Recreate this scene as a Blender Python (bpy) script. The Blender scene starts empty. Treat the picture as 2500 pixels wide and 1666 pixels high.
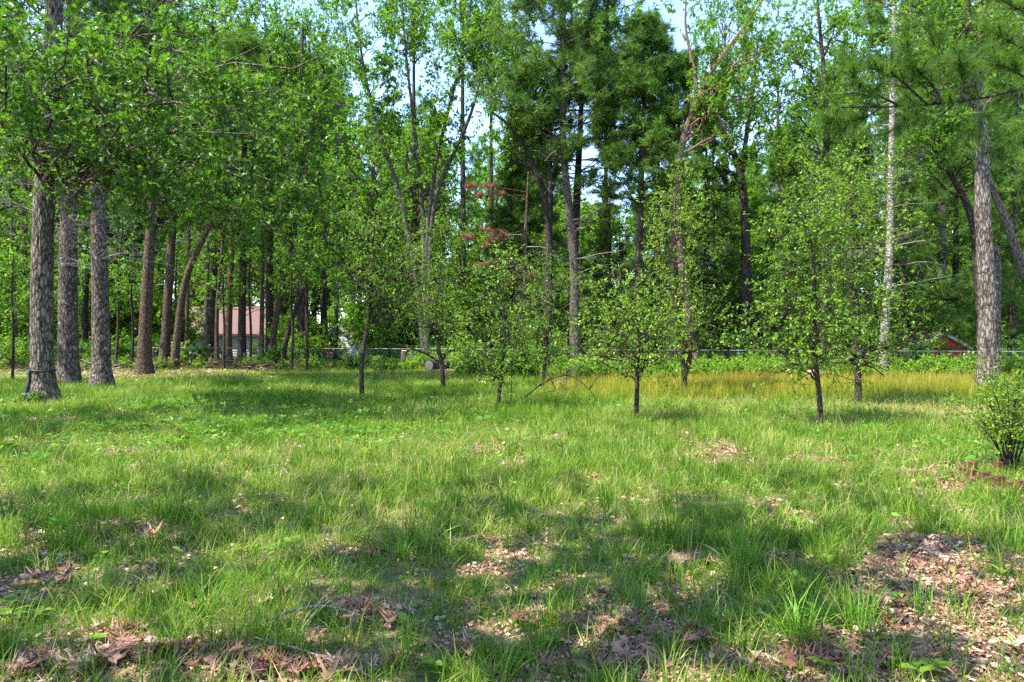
import bpy, math
import numpy as np

S = bpy.context.scene
COL = S.collection
rng = np.random.default_rng(11)

# ------------------------------------------------------------------ camera, sky, sun, exposure
FPX, CX, HY, CAMZ = 1629.0, 1250.0, 825.0, 1.6      # focal length in photograph pixels, centre column, horizon row, eye height
cam_data = bpy.data.cameras.new('camera')
cam_data.sensor_width = 36.0
cam_data.lens = 36.0 * FPX / 2500.0
cam_data.shift_y = -8.0 / 2500.0
cam_data.clip_start = 0.05
cam_data.clip_end = 3000.0
cam = bpy.data.objects.new('camera', cam_data)
cam.location = (0, 0, CAMZ)
cam.rotation_euler = (math.radians(90), 0, 0)
COL.objects.link(cam)
S.camera = cam

SUN_EL, SUN_AZ = math.radians(58), math.radians(243)   # azimuth clockwise from +Y: behind the camera, to its left
world = bpy.data.worlds.new('World')
S.world = world
world.use_nodes = True
wn = world.node_tree
bg = wn.nodes['Background']
sky = wn.nodes.new('ShaderNodeTexSky')
sky.sky_type = 'NISHITA'
sky.sun_disc = False
sky.sun_elevation = SUN_EL
sky.sun_rotation = SUN_AZ
sky.air_density = 1.0
sky.dust_density = 0.3
sky.ozone_density = 3.0
wn.links.new(sky.outputs[0], bg.inputs[0])
bg.inputs[1].default_value = 0.135
sd = bpy.data.lights.new('sun', 'SUN')
sd.energy = 3.5
sd.angle = math.radians(0.5)
sd.color = (1.0, 0.95, 0.86)
sun = bpy.data.objects.new('sun', sd)
sun.rotation_euler = (math.radians(90) - SUN_EL, 0, -SUN_AZ + math.pi)
COL.objects.link(sun)
SUN_DIR = np.array([math.sin(SUN_AZ) * math.cos(SUN_EL), math.cos(SUN_AZ) * math.cos(SUN_EL), math.sin(SUN_EL)])
from mathutils import Vector
sun.rotation_euler = Vector(-SUN_DIR).to_track_quat('-Z', 'Y').to_euler()
S.view_settings.view_transform = 'Standard'
S.view_settings.look = 'None'
S.view_settings.gamma = 1.0
S.view_settings.exposure = 2.35
S.view_settings.use_curve_mapping = False
S.cycles.use_denoising = False
S.cycles.max_bounces = 10
S.cycles.diffuse_bounces = 5
S.cycles.transmission_bounces = 6

# ------------------------------------------------------------------ helpers
def pix(px, py, Y):
    return np.array([(px - CX) / FPX * Y, Y, CAMZ - (py - HY) / FPX * Y])

def gnd(px, py):
    Y = CAMZ * FPX / (py - HY)
    return (px - CX) / FPX * Y, Y

def gz(x, y):
    return 0.03 * np.sin(x * 0.9 + 0.4 * y) * np.sin(y * 0.7 + 1.3) + 0.015 * np.sin(2.3 * x - 1.7 * y)

def hash2(i, j, s=0):
    n = (i * 374761393 + j * 668265263 + s * 1274126177) & 0xFFFFFFFF
    n = ((n ^ (n >> 13)) * 1274126177) & 0xFFFFFFFF
    return ((n ^ (n >> 16)) & 0xFFFF) / 65535.0

def vnoise(x, y, s=0):
    x = np.asarray(x, float); y = np.asarray(y, float)
    i = np.floor(x).astype(np.int64); j = np.floor(y).astype(np.int64)
    fx = x - i; fy = y - j
    fx = fx * fx * (3 - 2 * fx); fy = fy * fy * (3 - 2 * fy)
    a = hash2(i, j, s); b = hash2(i + 1, j, s); c = hash2(i, j + 1, s); d = hash2(i + 1, j + 1, s)
    return (a * (1 - fx) + b * fx) * (1 - fy) + (c * (1 - fx) + d * fx) * fy

def fbm(x, y, s=0, o=3):
    t = 0; a = 0.5; n = 0
    for k in range(o):
        t = t + a * vnoise(x * 2 ** k, y * 2 ** k, s + k * 7); n += a; a *= 0.55
    return t / n

def norm(v):
    return v / np.maximum(np.linalg.norm(v, axis=-1, keepdims=True), 1e-9)

class MB:
    """Collects vertices, faces of any size, a tint per vertex and a material index per face; builds one mesh."""
    def __init__(s):
        s.v = []; s.t = []; s.f = []; s.n = 0
    def add(s, v, faces, tint=0.5, mi=0, smooth=True):
        v = np.asarray(v, np.float32).reshape(-1, 3)
        s.v.append(v)
        s.t.append(np.broadcast_to(np.asarray(tint, np.float32), (len(v),)))
        faces = np.asarray(faces, np.int64)
        s.f.append((faces + s.n, mi, smooth))
        s.n += len(v)
        return s
    def addf(s, v, facelist, tint=0.5, mi=0, smooth=True):
        """faces of mixed size"""
        v = np.asarray(v, np.float32).reshape(-1, 3)
        s.v.append(v); s.t.append(np.broadcast_to(np.asarray(tint, np.float32), (len(v),)))
        for f in facelist:
            s.f.append((np.asarray([f], np.int64) + s.n, mi, smooth))
        s.n += len(v)
    def box(s, x0, x1, y0, y1, z0, z1, tint=0.5, mi=0):
        v = [(x, y, z) for z in (z0, z1) for y in (y0, y1) for x in (x0, x1)]
        s.add(v, [(0, 2, 3, 1), (4, 5, 7, 6), (0, 1, 5, 4), (2, 6, 7, 3), (0, 4, 6, 2), (1, 3, 7, 5)], tint, mi, False)
        return s
    def mesh(s, name, mats):
        me = bpy.data.meshes.new(name)
        V = np.concatenate(s.v) if s.v else np.zeros((0, 3), np.float32)
        me.vertices.add(len(V)); me.vertices.foreach_set('co', V.ravel())
        if s.f:
            loops = np.concatenate([f.ravel() for f, _, _ in s.f])
            sizes = np.concatenate([np.full(len(f), f.shape[1]) for f, _, _ in s.f])
            mi = np.concatenate([np.full(len(f), m) for f, m, _ in s.f])
            sm = np.concatenate([np.full(len(f), q) for f, _, q in s.f])
            me.loops.add(len(loops)); me.loops.foreach_set('vertex_index', loops.astype(np.int32))
            me.polygons.add(len(sizes))
            st = np.concatenate([[0], np.cumsum(sizes)[:-1]])
            me.polygons.foreach_set('loop_start', st.astype(np.int32))
            me.polygons.foreach_set('material_index', mi.astype(np.int32))
            me.polygons.foreach_set('use_smooth', sm.astype(bool))
        a = me.attributes.new('tint', 'FLOAT', 'POINT')
        a.data.foreach_set('value', np.concatenate(s.t) if s.t else np.zeros(0, np.float32))
        for m in (mats if isinstance(mats, (list, tuple)) else [mats]):
            me.materials.append(m)
        me.update(calc_edges=True)
        return me
    def tris(s):
        return sum(len(f) * (f.shape[1] - 2) for f, _, _ in s.f)

TRIS = [0]
def obj(name, mb, mats, parent=None, loc=None):
    me = mb.mesh(name, mats) if isinstance(mb, MB) else mb
    if isinstance(mb, MB): TRIS[0] += mb.tris()
    o = bpy.data.objects.new(name, me)
    COL.objects.link(o)
    if parent: o.parent = parent
    if loc is not None: o.location = loc
    return o

def tag(o, label=None, cat=None, group=None, kind=None):
    if label: o['label'] = label
    if cat: o['category'] = cat
    if group: o['group'] = group
    if kind: o['kind'] = kind
    return o

def thing(name, label, cat, loc=(0, 0, 0), rz=0.0, group=None):
    o = bpy.data.objects.new(name, None)
    o.empty_display_size = 0.2
    COL.objects.link(o)
    o.location = loc; o.rotation_euler = (0, 0, rz)
    return tag(o, label, cat, group)

def copy_tree(o, parent=None):
    c = o.copy(); COL.objects.link(c)
    if parent: c.parent = parent
    for ch in list(o.children): copy_tree(ch, c)
    return c

def tubes(P, R, k, cap=True):
    """P (M,n,3), R (M,n) -> vertices and quads of M tubes of k sides"""
    P = np.asarray(P, float); R = np.asarray(R, float)
    M, n, _ = P.shape
    T = np.empty_like(P)
    T[:, 1:-1] = P[:, 2:] - P[:, :-2]; T[:, 0] = P[:, 1] - P[:, 0]; T[:, -1] = P[:, -1] - P[:, -2]
    T = norm(T)
    main = norm(P[:, -1] - P[:, 0])
    ref = np.where(np.abs(main[:, 2:3]) > 0.6, np.array([[0.97, 0.2, 0.0]]), np.array([[0.05, 0.1, 1.0]]))[:, None, :]
    U = norm(np.cross(T, np.broadcast_to(ref, T.shape))); W = np.cross(T, U)
    a = np.arange(k) * 2 * math.pi / k
    V = P[:, :, None, :] + R[:, :, None, None] * (np.cos(a)[None, None, :, None] * U[:, :, None, :] + np.sin(a)[None, None, :, None] * W[:, :, None, :])
    idx = np.arange(M * n * k).reshape(M, n, k)
    q = np.stack([idx[:, :-1, :], np.roll(idx, -1, 2)[:, :-1, :], np.roll(idx, -1, 2)[:, 1:, :], idx[:, 1:, :]], -1)
    return V.reshape(-1, 3), q.reshape(-1, 4)

def resample(pts, n):
    pts = np.asarray(pts, float)
    d = np.concatenate([[0], np.cumsum(np.linalg.norm(np.diff(pts, axis=0), axis=1))])
    t = np.linspace(0, d[-1], n)
    out = np.stack([np.interp(t, d, pts[:, i]) for i in range(pts.shape[1])], 1)
    for _ in range(2):
        out[1:-1] = 0.5 * out[1:-1] + 0.25 * (out[2:] + out[:-2])
    return out

def batch_curve(p0, d0, L, n, wig, up):
    M = len(p0)
    P = np.empty((M, n, 3)); P[:, 0] = p0
    d = norm(d0); st = (L / (n - 1))[:, None]
    for i in range(1, n):
        d = norm(d + rng.normal(0, wig, (M, 3)) + np.array([0, 0, up]))
        P[:, i] = P[:, i - 1] + d * st
    return P

def frames(d, n):
    d = norm(d); x = norm(np.cross(d, n)); z = np.cross(x, d)
    return np.stack([x, d, z], 1)      # rows: local x, y (length), z

def scatter_leaves(mb, tv, tf, pos, d, nrm, size, tint, mi=0, smooth=True):
    """template vertices (y along the leaf) put at every pos"""
    tv = np.asarray(tv, float); N = len(pos)
    Fm = frames(d, nrm)
    V = pos[:, None, :] + np.einsum('kj,nji->nki', tv, Fm) * np.asarray(size).reshape(-1, 1, 1)
    off = (np.arange(N) * len(tv))[:, None, None]
    f = (np.asarray(tf)[None] + off).reshape(-1, len(tf[0]))
    mb.add(V.reshape(-1, 3), f, np.repeat(np.broadcast_to(tint, (N,)), len(tv)), mi, smooth)

# leaf templates (length 1 along y)
LEAF2 = ([(0, 0, 0), (-.30, .45, .10), (0, 1, -.02), (.30, .45, .10)], [(0, 2, 1), (0, 3, 2)])
LEAF4 = ([(0, 0, 0), (-.24, .42, .07), (0, 1, -.14), (.24, .42, .07), (0, .5, .0)],
         [(0, 4, 1), (1, 4, 2), (2, 4, 3), (3, 4, 0)])
LEAF6 = ([(0, 0, 0), (-.27, .28, .06), (-.22, .66, .05), (0, 1, -.12), (.22, .66, .05), (.27, .28, .06), (0, .5, .0)],
         [(0, 6, 1), (1, 6, 2), (2, 6, 3), (3, 6, 4), (4, 6, 5), (5, 6, 0)])
SPRAY = None
def oak_template(curl=0.0, lob=1.0, seed=0):
    r = np.random.default_rng(seed)
    half = [(0.015, 0.0), (0.03, .14), (.17, .20), (.10, .30), (.34, .42), (.12, .50), (.36, .70), (.13, .74), (.17, .90), (.05, .90), (0, 1.0)]
    half = [(x * lob * r.uniform(.85, 1.15), y) for x, y in half]
    left = [(-x, y) for x, y in half[:-1]]
    out = half + left[::-1]
    mid = [(0, .15), (0, .33), (0, .52), (0, .75)]
    v = np.array([(x, y, 0) for x, y in out + mid], float)
    v[:, 2] = curl * (v[:, 0] ** 2) * 3 + 0.18 * np.abs(v[:, 0]) - 0.25 * abs(curl) * (v[:, 1] - .5) ** 2 + r.normal(0, .012 + .03 * abs(curl), len(v))
    nO = len(out); m0 = nO
    f = []
    def midof(y):
        return m0 + int(np.argmin([abs(y - .15), abs(y - .33), abs(y - .52), abs(y - .75)]))
    for i in range(nO):
        j = (i + 1) % nO
        a = midof(.5 * (v[i, 1] + v[j, 1]))
        f.append((i, j, a))
        ai, aj = midof(v[i, 1]), midof(v[j, 1])
    # fill the ribs between midrib points
    for k in range(3):
        ys = .5 * (v[m0 + k, 1] + v[m0 + k + 1, 1])
        side = min((i for i in range(11)), key=lambda i: abs(v[i, 1] - ys) + v[i, 0])
        f.append((m0 + k, side, m0 + k + 1))
        side2 = nO - 1 - side if side < 10 else 10
        f.append((m0 + k, m0 + k + 1, min(max(side2, 10), nO - 1)))
    return v, f
OAK_FULL = oak_template(0.25)
def small_oak():
    half = [(.02, 0), (.17, .20), (.09, .30), (.36, .44), (.12, .53), (.33, .74), (.07, .80), (0, 1.0)]
    out = half + [(-x, y) for x, y in half[:-1]][::-1]
    v = np.array([(x, y, .15 * abs(x) + .9 * x * x - .25 * (y - .4) ** 2) for x, y in out] + [(0, .5, -.01)], float)
    n = len(out)
    return v, [(i, (i + 1) % n, n) for i in range(n)]
OAK = small_oak()

def needle_tuft(n, L, w, spread, seed, taper=True):
    """a shoot tip with n needles, pointing along +y, unit metres"""
    r = np.random.default_rng(seed)
    V = []; Fc = []
    for i in range(n):
        t = r.uniform(-0.6, 0.25) * L
        az = r.uniform(0, 2 * math.pi); an = r.uniform(.15, spread)
        d = np.array([math.sin(an) * math.cos(az), math.cos(an), math.sin(an) * math.sin(az)])
        s = norm(np.cross(d, r.normal(size=3))) * w
        b = np.array([0, t, 0]); e = b + d * L * r.uniform(.75, 1.1) - np.array([0, 0, .12 * L])
        k = len(V); V += [b - s, b + s, e]; Fc.append((k, k + 1, k + 2))
    return np.array(V), Fc

# ------------------------------------------------------------------ materials
def new_mat(name):
    m = bpy.data.materials.new(name); m.use_nodes = True
    nt = m.node_tree; nt.nodes.clear()
    out = nt.nodes.new('ShaderNodeOutputMaterial')
    return m, nt, out

def N(nt, t, **kw):
    n = nt.nodes.new(t)
    for k, v in kw.items():
        if k.startswith('i_'): n.inputs[k[2:].replace('_', ' ')].default_value = v
        else: setattr(n, k, v)
    return n

def ramp(nt, stops, fac=None):
    r = nt.nodes.new('ShaderNodeValToRGB')
    e = r.color_ramp.elements
    while len(e) < len(stops): e.new(0.5)
    for el, (p, c) in zip(e, stops):
        el.position = p; el.color = (*c, 1)
    if fac is not None: nt.links.new(fac, r.inputs[0])
    return r

def leaf_mat(name, stops, trans=0.42, tcol=(1.25, 1.35, 0.7), rough=0.45, spec=0.35, inst=False, island=False):
    m, nt, out = new_mat(name)
    at = N(nt, 'ShaderNodeAttribute', attribute_name='tint')
    fac = at.outputs['Fac']
    if inst:
        a2 = N(nt, 'ShaderNodeAttribute', attribute_name='hue', attribute_type='INSTANCER')
        mx = N(nt, 'ShaderNodeMath', operation='ADD'); nt.links.new(at.outputs['Fac'], mx.inputs[0])
        sb = N(nt, 'ShaderNodeMath', operation='SUBTRACT'); nt.links.new(a2.outputs['Fac'], sb.inputs[0]); sb.inputs[1].default_value = 0.5
        nt.links.new(sb.outputs[0], mx.inputs[1]); fac = mx.outputs[0]
    r = ramp(nt, stops, fac)
    p = N(nt, 'ShaderNodeBsdfPrincipled'); p.inputs['Roughness'].default_value = rough
    p.inputs['Specular IOR Level'].default_value = spec
    nt.links.new(r.outputs[0], p.inputs['Base Color'])
    t = N(nt, 'ShaderNodeBsdfTranslucent')
    mc = N(nt, 'ShaderNodeMix', data_type='RGBA', blend_type='MULTIPLY'); mc.inputs[0].default_value = 1
    nt.links.new(r.outputs[0], mc.inputs[6]); mc.inputs[7].default_value = (*tcol, 1)
    nt.links.new(mc.outputs[2], t.inputs[0])
    ms = N(nt, 'ShaderNodeMixShader'); ms.inputs[0].default_value = trans
    nt.links.new(p.outputs[0], ms.inputs[1]); nt.links.new(t.outputs[0], ms.inputs[2])
    nt.links.new(ms.outputs[0], out.inputs[0])
    return m

def bark_mat(name, dark, mid, light, scale=30.0, lichen=None, lich=0.0, bump=0.6, tinted=False, stretch=0.22, plate=20.0, crack=.11):
    """furrowed bark: tall plates (stretched cells) parted by dark fissures"""
    m, nt, out = new_mat(name)
    L = nt.links.new
    tc = N(nt, 'ShaderNodeTexCoord')
    nd = N(nt, 'ShaderNodeTexNoise', i_Scale=7.0, i_Detail=4.0, i_Roughness=.65); L(tc.outputs['Object'], nd.inputs['Vector'])
    va = N(nt, 'ShaderNodeVectorMath', operation='MULTIPLY_ADD'); L(nd.outputs['Color'], va.inputs[0]); va.inputs[1].default_value = (.09, .09, .12); L(tc.outputs['Object'], va.inputs[2])
    mp = N(nt, 'ShaderNodeMapping'); mp.inputs['Scale'].default_value = (1, 1, stretch); L(va.outputs[0], mp.inputs[0])
    vo = N(nt, 'ShaderNodeTexVoronoi', feature='DISTANCE_TO_EDGE', i_Scale=plate); L(mp.outputs[0], vo.inputs['Vector'])
    vc = N(nt, 'ShaderNodeTexVoronoi', i_Scale=plate); L(mp.outputs[0], vc.inputs['Vector'])
    n1 = N(nt, 'ShaderNodeTexNoise', i_Scale=scale * 1.5, i_Detail=5.0, i_Roughness=.7); L(mp.outputs[0], n1.inputs['Vector'])
    hv = N(nt, 'ShaderNodeMapRange'); L(vo.outputs['Distance'], hv.inputs[0]); hv.inputs[2].default_value = crack * 2.4
    sepc = N(nt, 'ShaderNodeSeparateColor'); L(vc.outputs['Color'], sepc.inputs[0])
    a1 = N(nt, 'ShaderNodeMath', operation='MULTIPLY_ADD'); L(n1.outputs[0], a1.inputs[0]); a1.inputs[1].default_value = .7; a1.inputs[2].default_value = -.32
    a2 = N(nt, 'ShaderNodeMath', operation='MULTIPLY_ADD'); L(sepc.outputs[0], a2.inputs[0]); a2.inputs[1].default_value = .28; L(a1.outputs[0], a2.inputs[2])
    a3 = N(nt, 'ShaderNodeMath', operation='MULTIPLY_ADD'); L(hv.outputs[0], a3.inputs[0]); a3.inputs[1].default_value = .62; L(a2.outputs[0], a3.inputs[2])
    fac = a3.outputs[0]
    r = ramp(nt, [(.12, dark), (.45, mid), (.85, light)], fac)
    col = r.outputs[0]
    if lichen:
        n2 = N(nt, 'ShaderNodeTexNoise', i_Scale=4.5, i_Detail=5.0, i_Roughness=.6); L(tc.outputs['Object'], n2.inputs['Vector'])
        lr = ramp(nt, [(.60 - lich, (0, 0, 0)), (.64 - lich, (1, 1, 1))], n2.outputs[0])
        mc = N(nt, 'ShaderNodeMix', data_type='RGBA'); L(lr.outputs[0], mc.inputs[0]); L(col, mc.inputs[6]); mc.inputs[7].default_value = (*lichen, 1); col = mc.outputs[2]
    p = N(nt, 'ShaderNodeBsdfPrincipled'); p.inputs['Roughness'].default_value = .9
    p.inputs['Specular IOR Level'].default_value = .12
    L(col, p.inputs['Base Color'])
    b = N(nt, 'ShaderNodeBump'); b.inputs['Strength'].default_value = bump; b.inputs['Distance'].default_value = .03
    L(fac, b.inputs['Height']); L(b.outputs[0], p.inputs['Normal'])
    L(p.outputs[0], out.inputs[0])
    return m

def plain_mat(name, c1, c2=None, scale=8.0, rough=.7, metal=0.0, bump=0.0, spec=.3, coord='Object'):
    m, nt, out = new_mat(name)
    p = N(nt, 'ShaderNodeBsdfPrincipled'); p.inputs['Roughness'].default_value = rough
    p.inputs['Metallic'].default_value = metal; p.inputs['Specular IOR Level'].default_value = spec
    c2 = c2 or tuple(.7 * c for c in c1)
    tc = N(nt, 'ShaderNodeTexCoord')
    n1 = N(nt, 'ShaderNodeTexNoise', i_Scale=scale, i_Detail=5.0, i_Roughness=.6)
    nt.links.new(tc.outputs[coord], n1.inputs['Vector'])
    r = ramp(nt, [(.35, c2), (.65, c1)], n1.outputs[0])
    nt.links.new(r.outputs[0], p.inputs['Base Color'])
    if bump:
        b = N(nt, 'ShaderNodeBump'); b.inputs['Strength'].default_value = bump; b.inputs['Distance'].default_value = .02
        nt.links.new(n1.outputs[0], b.inputs['Height']); nt.links.new(b.outputs[0], p.inputs['Normal'])
    nt.links.new(p.outputs[0], out.inputs[0])
    return m

G = leaf_mat
M = dict(
    oak=G('oak_leaf', [(0, (.035, .10, .010)), (.5, (.068, .16, .014)), (1, (.15, .25, .022))], .45, rough=.42, spec=.3),
    oak_light=G('maple_leaf', [(0, (.05, .13, .010)), (.5, (.095, .205, .015)), (1, (.19, .29, .025))], .48, spec=.22),
    fruit=G('cherry_leaf', [(0, (.06, .14, .010)), (.5, (.125, .245, .016)), (1, (.26, .36, .035))], .46, rough=.4, spec=.32),
    pine=G('pine_needle', [(0, (.035, .085, .014)), (.5, (.078, .155, .022)), (1, (.175, .255, .04))], .40, rough=.5, spec=.2),
    pine_dead=G('dead_needle', [(0, (.17, .06, .035)), (1, (.32, .15, .10))], .3, tcol=(1.2, 1, .8)),
    shrub=G('shrub_leaf', [(0, (.04, .11, .012)), (.5, (.075, .175, .018)), (1, (.155, .26, .03))], .42, spec=.25),
    weed=G('weed_leaf', [(0, (.07, .155, .013)), (.5, (.125, .23, .02)), (1, (.23, .32, .035))], .42, spec=.25),
    woods=G('woodland_leaf', [(0, (.05, .125, .010)), (.5, (.10, .205, .015)), (1, (.19, .30, .03))], .46, spec=.2, inst=True),
    grass=G('grass_blade', [(0, (.055, .13, .011)), (.45, (.10, .205, .015)), (.75, (.20, .28, .028)), (1, (.38, .31, .14))], .42, spec=.12, inst=True),
    meadow=G('meadow_grass', [(0, (.15, .22, .015)), (.45, (.29, .31, .028)), (.72, (.40, .30, .06)), (1, (.37, .15, .05))], .45, spec=.12, inst=True),
    tuft=G('tuft_blade', [(0, (.06, .15, .011)), (.6, (.12, .245, .02)), (1, (.28, .37, .11))], .38, spec=.18),
    cover=G('ground_cover_leaf', [(0, (.045, .13, .014)), (.5, (.08, .19, .02)), (1, (.18, .29, .035))], .4, spec=.2, inst=True),
    under=G('undergrowth_leaf', [(0, (.06, .15, .013)), (.5, (.115, .235, .019)), (1, (.23, .33, .035))], .45, spec=.22, inst=True),
    dead_leaf=G('dead_oak_leaf', [(0, (.13, .05, .032)), (.35, (.22, .105, .072)), (.7, (.32, .20, .14)), (1, (.48, .37, .27))], .2, tcol=(1.1, .9, .7), rough=.6),
    litter=G('litter_bits', [(0, (.11, .047, .027)), (.4, (.22, .11, .065)), (.75, (.33, .195, .12)), (1, (.45, .33, .22))], .15, tcol=(1.1, .9, .7), rough=.7, inst=True),
    bark_oak=bark_mat('oak_bark', (.020, .015, .012), (.095, .075, .060), (.21, .18, .15), 30, (.20, .22, .17), -.05, .7, True, plate=17),
    bark_pine=bark_mat('pine_bark', (.018, .012, .010), (.088, .064, .052), (.19, .15, .125), 30, (.30, .32, .26), -.03, .7, True, stretch=.3, plate=17),
    bark_dark=bark_mat('dark_bark', (.008, .006, .005), (.038, .028, .022), (.085, .066, .053), 30, plate=24),
    bark_brown=bark_mat('brown_bark', (.016, .010, .007), (.075, .047, .032), (.15, .10, .072), 30, plate=22),
    bark_grey=bark_mat('grey_bark', (.022, .017, .014), (.082, .066, .054), (.165, .14, .118), 30, plate=24),
    bark_red=bark_mat('red_bark', (.05, .027, .02), (.155, .09, .068), (.26, .17, .135), 30, plate=20),
    bark_pale=bark_mat('pale_bark', (.05, .03, .022), (.20, .165, .145), (.36, .33, .30), 14, stretch=1.4, plate=9, bump=.4),
    bark_fruit=bark_mat('cherry_bark', (.008, .006, .005), (.038, .028, .021), (.10, .08, .055), 40, plate=40),
    dead_wood=bark_mat('dead_wood', (.07, .058, .048), (.20, .175, .15), (.34, .31, .28), 40, plate=40, bump=.4),
)

# ------------------------------------------------------------------ ground, one sheet to the horizon
def build_ground():
    xs = np.concatenate([[-900, -300, -120], np.linspace(-50, 50, 140), [120, 300, 900]])
    ys = np.concatenate([[-400, -80, -20], np.linspace(-8, 60, 130), [80, 120, 250, 1200]])
    X, Y = np.meshgrid(xs, ys)
    Z = gz(X, Y) * (np.abs(X) < 50) * (Y < 60) * (Y > -8)
    V = np.stack([X, Y, Z], -1).reshape(-1, 3)
    nx, ny = len(xs), len(ys)
    i = np.arange(nx * ny).reshape(ny, nx)
    q = np.stack([i[:-1, :-1], i[:-1, 1:], i[1:, 1:], i[1:, :-1]], -1).reshape(-1, 4)
    m, nt, out = new_mat('forest_soil')
    tc = N(nt, 'ShaderNodeTexCoord')
    n1 = N(nt, 'ShaderNodeTexNoise', i_Scale=.55, i_Detail=6.0, i_Roughness=.6); nt.links.new(tc.outputs['Object'], n1.inputs['Vector'])
    n2 = N(nt, 'ShaderNodeTexVoronoi', i_Scale=26.0); nt.links.new(tc.outputs['Object'], n2.inputs['Vector'])
    n3 = N(nt, 'ShaderNodeTexNoise', i_Scale=60.0, i_Detail=4.0); nt.links.new(tc.outputs['Object'], n3.inputs['Vector'])
    soil = ramp(nt, [(.25, (.06, .04, .025)), (.5, (.15, .095, .06)), (.75, (.27, .19, .125))], n3.outputs[0])
    moss = ramp(nt, [(.3, (.035, .075, .015)), (.7, (.085, .12, .03))], n3.outputs[0])
    fac = ramp(nt, [(.40, (0, 0, 0)), (.62, (1, 1, 1))], n1.outputs[0])
    mc = N(nt, 'ShaderNodeMix', data_type='RGBA'); nt.links.new(fac.outputs[0], mc.inputs[0])
    nt.links.new(soil.outputs[0], mc.inputs[6]); nt.links.new(moss.outputs[0], mc.inputs[7])
    p = N(nt, 'ShaderNodeBsdfPrincipled'); p.inputs['Roughness'].default_value = .95; p.inputs['Specular IOR Level'].default_value = .1
    nt.links.new(mc.outputs[2], p.inputs['Base Color'])
    b = N(nt, 'ShaderNodeBump'); b.inputs['Strength'].default_value = .8; b.inputs['Distance'].default_value = .03
    nt.links.new(n2.outputs[0], b.inputs['Height']); nt.links.new(b.outputs[0], p.inputs['Normal'])
    nt.links.new(p.outputs[0], out.inputs[0])
    tag(obj('ground', MB().add(V, q), m), 'grassy ground with leaf litter running back to the woods', kind='structure')
build_ground()

# ------------------------------------------------------------------ scattered ground growth: one object per kind, pieces laid out by geometry nodes
def instancer(name, variants, P, rot, scale, hue, mats, label):
    """variants: list of MB (pieces at the origin); P (N,3). The mesh holds the pieces and the points; nodes put the pieces on the points."""
    mb = MB(); src = []
    for k, v in enumerate(variants):
        for vv, tt in zip(v.v, v.t): pass
        base = mb.n
        V = np.concatenate(v.v); T = np.concatenate(v.t)
        mb.v.append(V); mb.t.append(T)
        for f, mi, sm in v.f: mb.f.append((f + base, mi, sm))
        mb.n += len(V); src.append(np.full(len(V), k))
    n0 = mb.n
    mb.v.append(np.asarray(P, np.float32)); mb.t.append(np.full(len(P), .5, np.float32)); mb.n += len(P)
    src.append(np.full(len(P), -1))
    me = mb.mesh(name, mats)
    TRIS[0] += mb.tris()
    def attr(nm, typ, field, arr):
        a = me.attributes.new(nm, typ, 'POINT'); a.data.foreach_set(field, arr.ravel())
    attr('src', 'INT', 'value', np.concatenate(src).astype(np.int32))
    full = lambda a, w: np.concatenate([np.zeros((n0, w), np.float32), np.asarray(a, np.float32).reshape(-1, w)])
    attr('rot', 'FLOAT_VECTOR', 'vector', full(rot, 3))
    attr('scl', 'FLOAT_VECTOR', 'vector', full(np.asarray(scale).reshape(-1, 1) * np.ones((1, 3)) if np.ndim(scale) == 1 else scale, 3))
    attr('hue', 'FLOAT', 'value', full(hue, 1))
    attr('pick', 'INT', 'value', np.concatenate([np.zeros(n0), rng.integers(0, len(variants), len(P))]).astype(np.int32))
    o = obj(name, me, None)
    ng = bpy.data.node_groups.new(name + '_layout', 'GeometryNodeTree')
    ng.interface.new_socket('Geometry', in_out='INPUT', socket_type='NodeSocketGeometry')
    ng.interface.new_socket('Geometry', in_out='OUTPUT', socket_type='NodeSocketGeometry')
    gi = ng.nodes.new('NodeGroupInput'); go = ng.nodes.new('NodeGroupOutput')
    def named(nm, typ):
        n = ng.nodes.new('GeometryNodeInputNamedAttribute'); n.data_type = typ; n.inputs[0].default_value = nm
        return n.outputs[0]
    s = named('src', 'INT')
    join = ng.nodes.new('GeometryNodeJoinGeometry')
    def sep(k):
        c = ng.nodes.new('FunctionNodeCompare'); c.data_type = 'INT'; c.operation = 'EQUAL'
        ng.links.new(s, c.inputs[2]); c.inputs[3].default_value = k
        sg = ng.nodes.new('GeometryNodeSeparateGeometry'); sg.domain = 'POINT'
        ng.links.new(gi.outputs[0], sg.inputs[0]); ng.links.new(c.outputs[0], sg.inputs[1])
        return sg.outputs[0]
    for k in range(len(variants)):
        g2 = ng.nodes.new('GeometryNodeGeometryToInstance')
        ng.links.new(sep(k), g2.inputs[0]); ng.links.new(g2.outputs[0], join.inputs[0])
    ip = ng.nodes.new('GeometryNodeInstanceOnPoints')
    ng.links.new(sep(-1), ip.inputs['Points']); ng.links.new(join.outputs[0], ip.inputs['Instance'])
    ip.inputs['Pick Instance'].default_value = True
    ng.links.new(named('pick', 'INT'), ip.inputs['Instance Index'])
    ng.links.new(named('rot', 'FLOAT_VECTOR'), ip.inputs['Rotation'])
    ng.links.new(named('scl', 'FLOAT_VECTOR'), ip.inputs['Scale'])
    ng.links.new(ip.outputs[0], go.inputs[0])
    md = o.modifiers.new('layout', 'NODES'); md.node_group = ng
    tag(o, label, kind='stuff')
    return o

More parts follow.
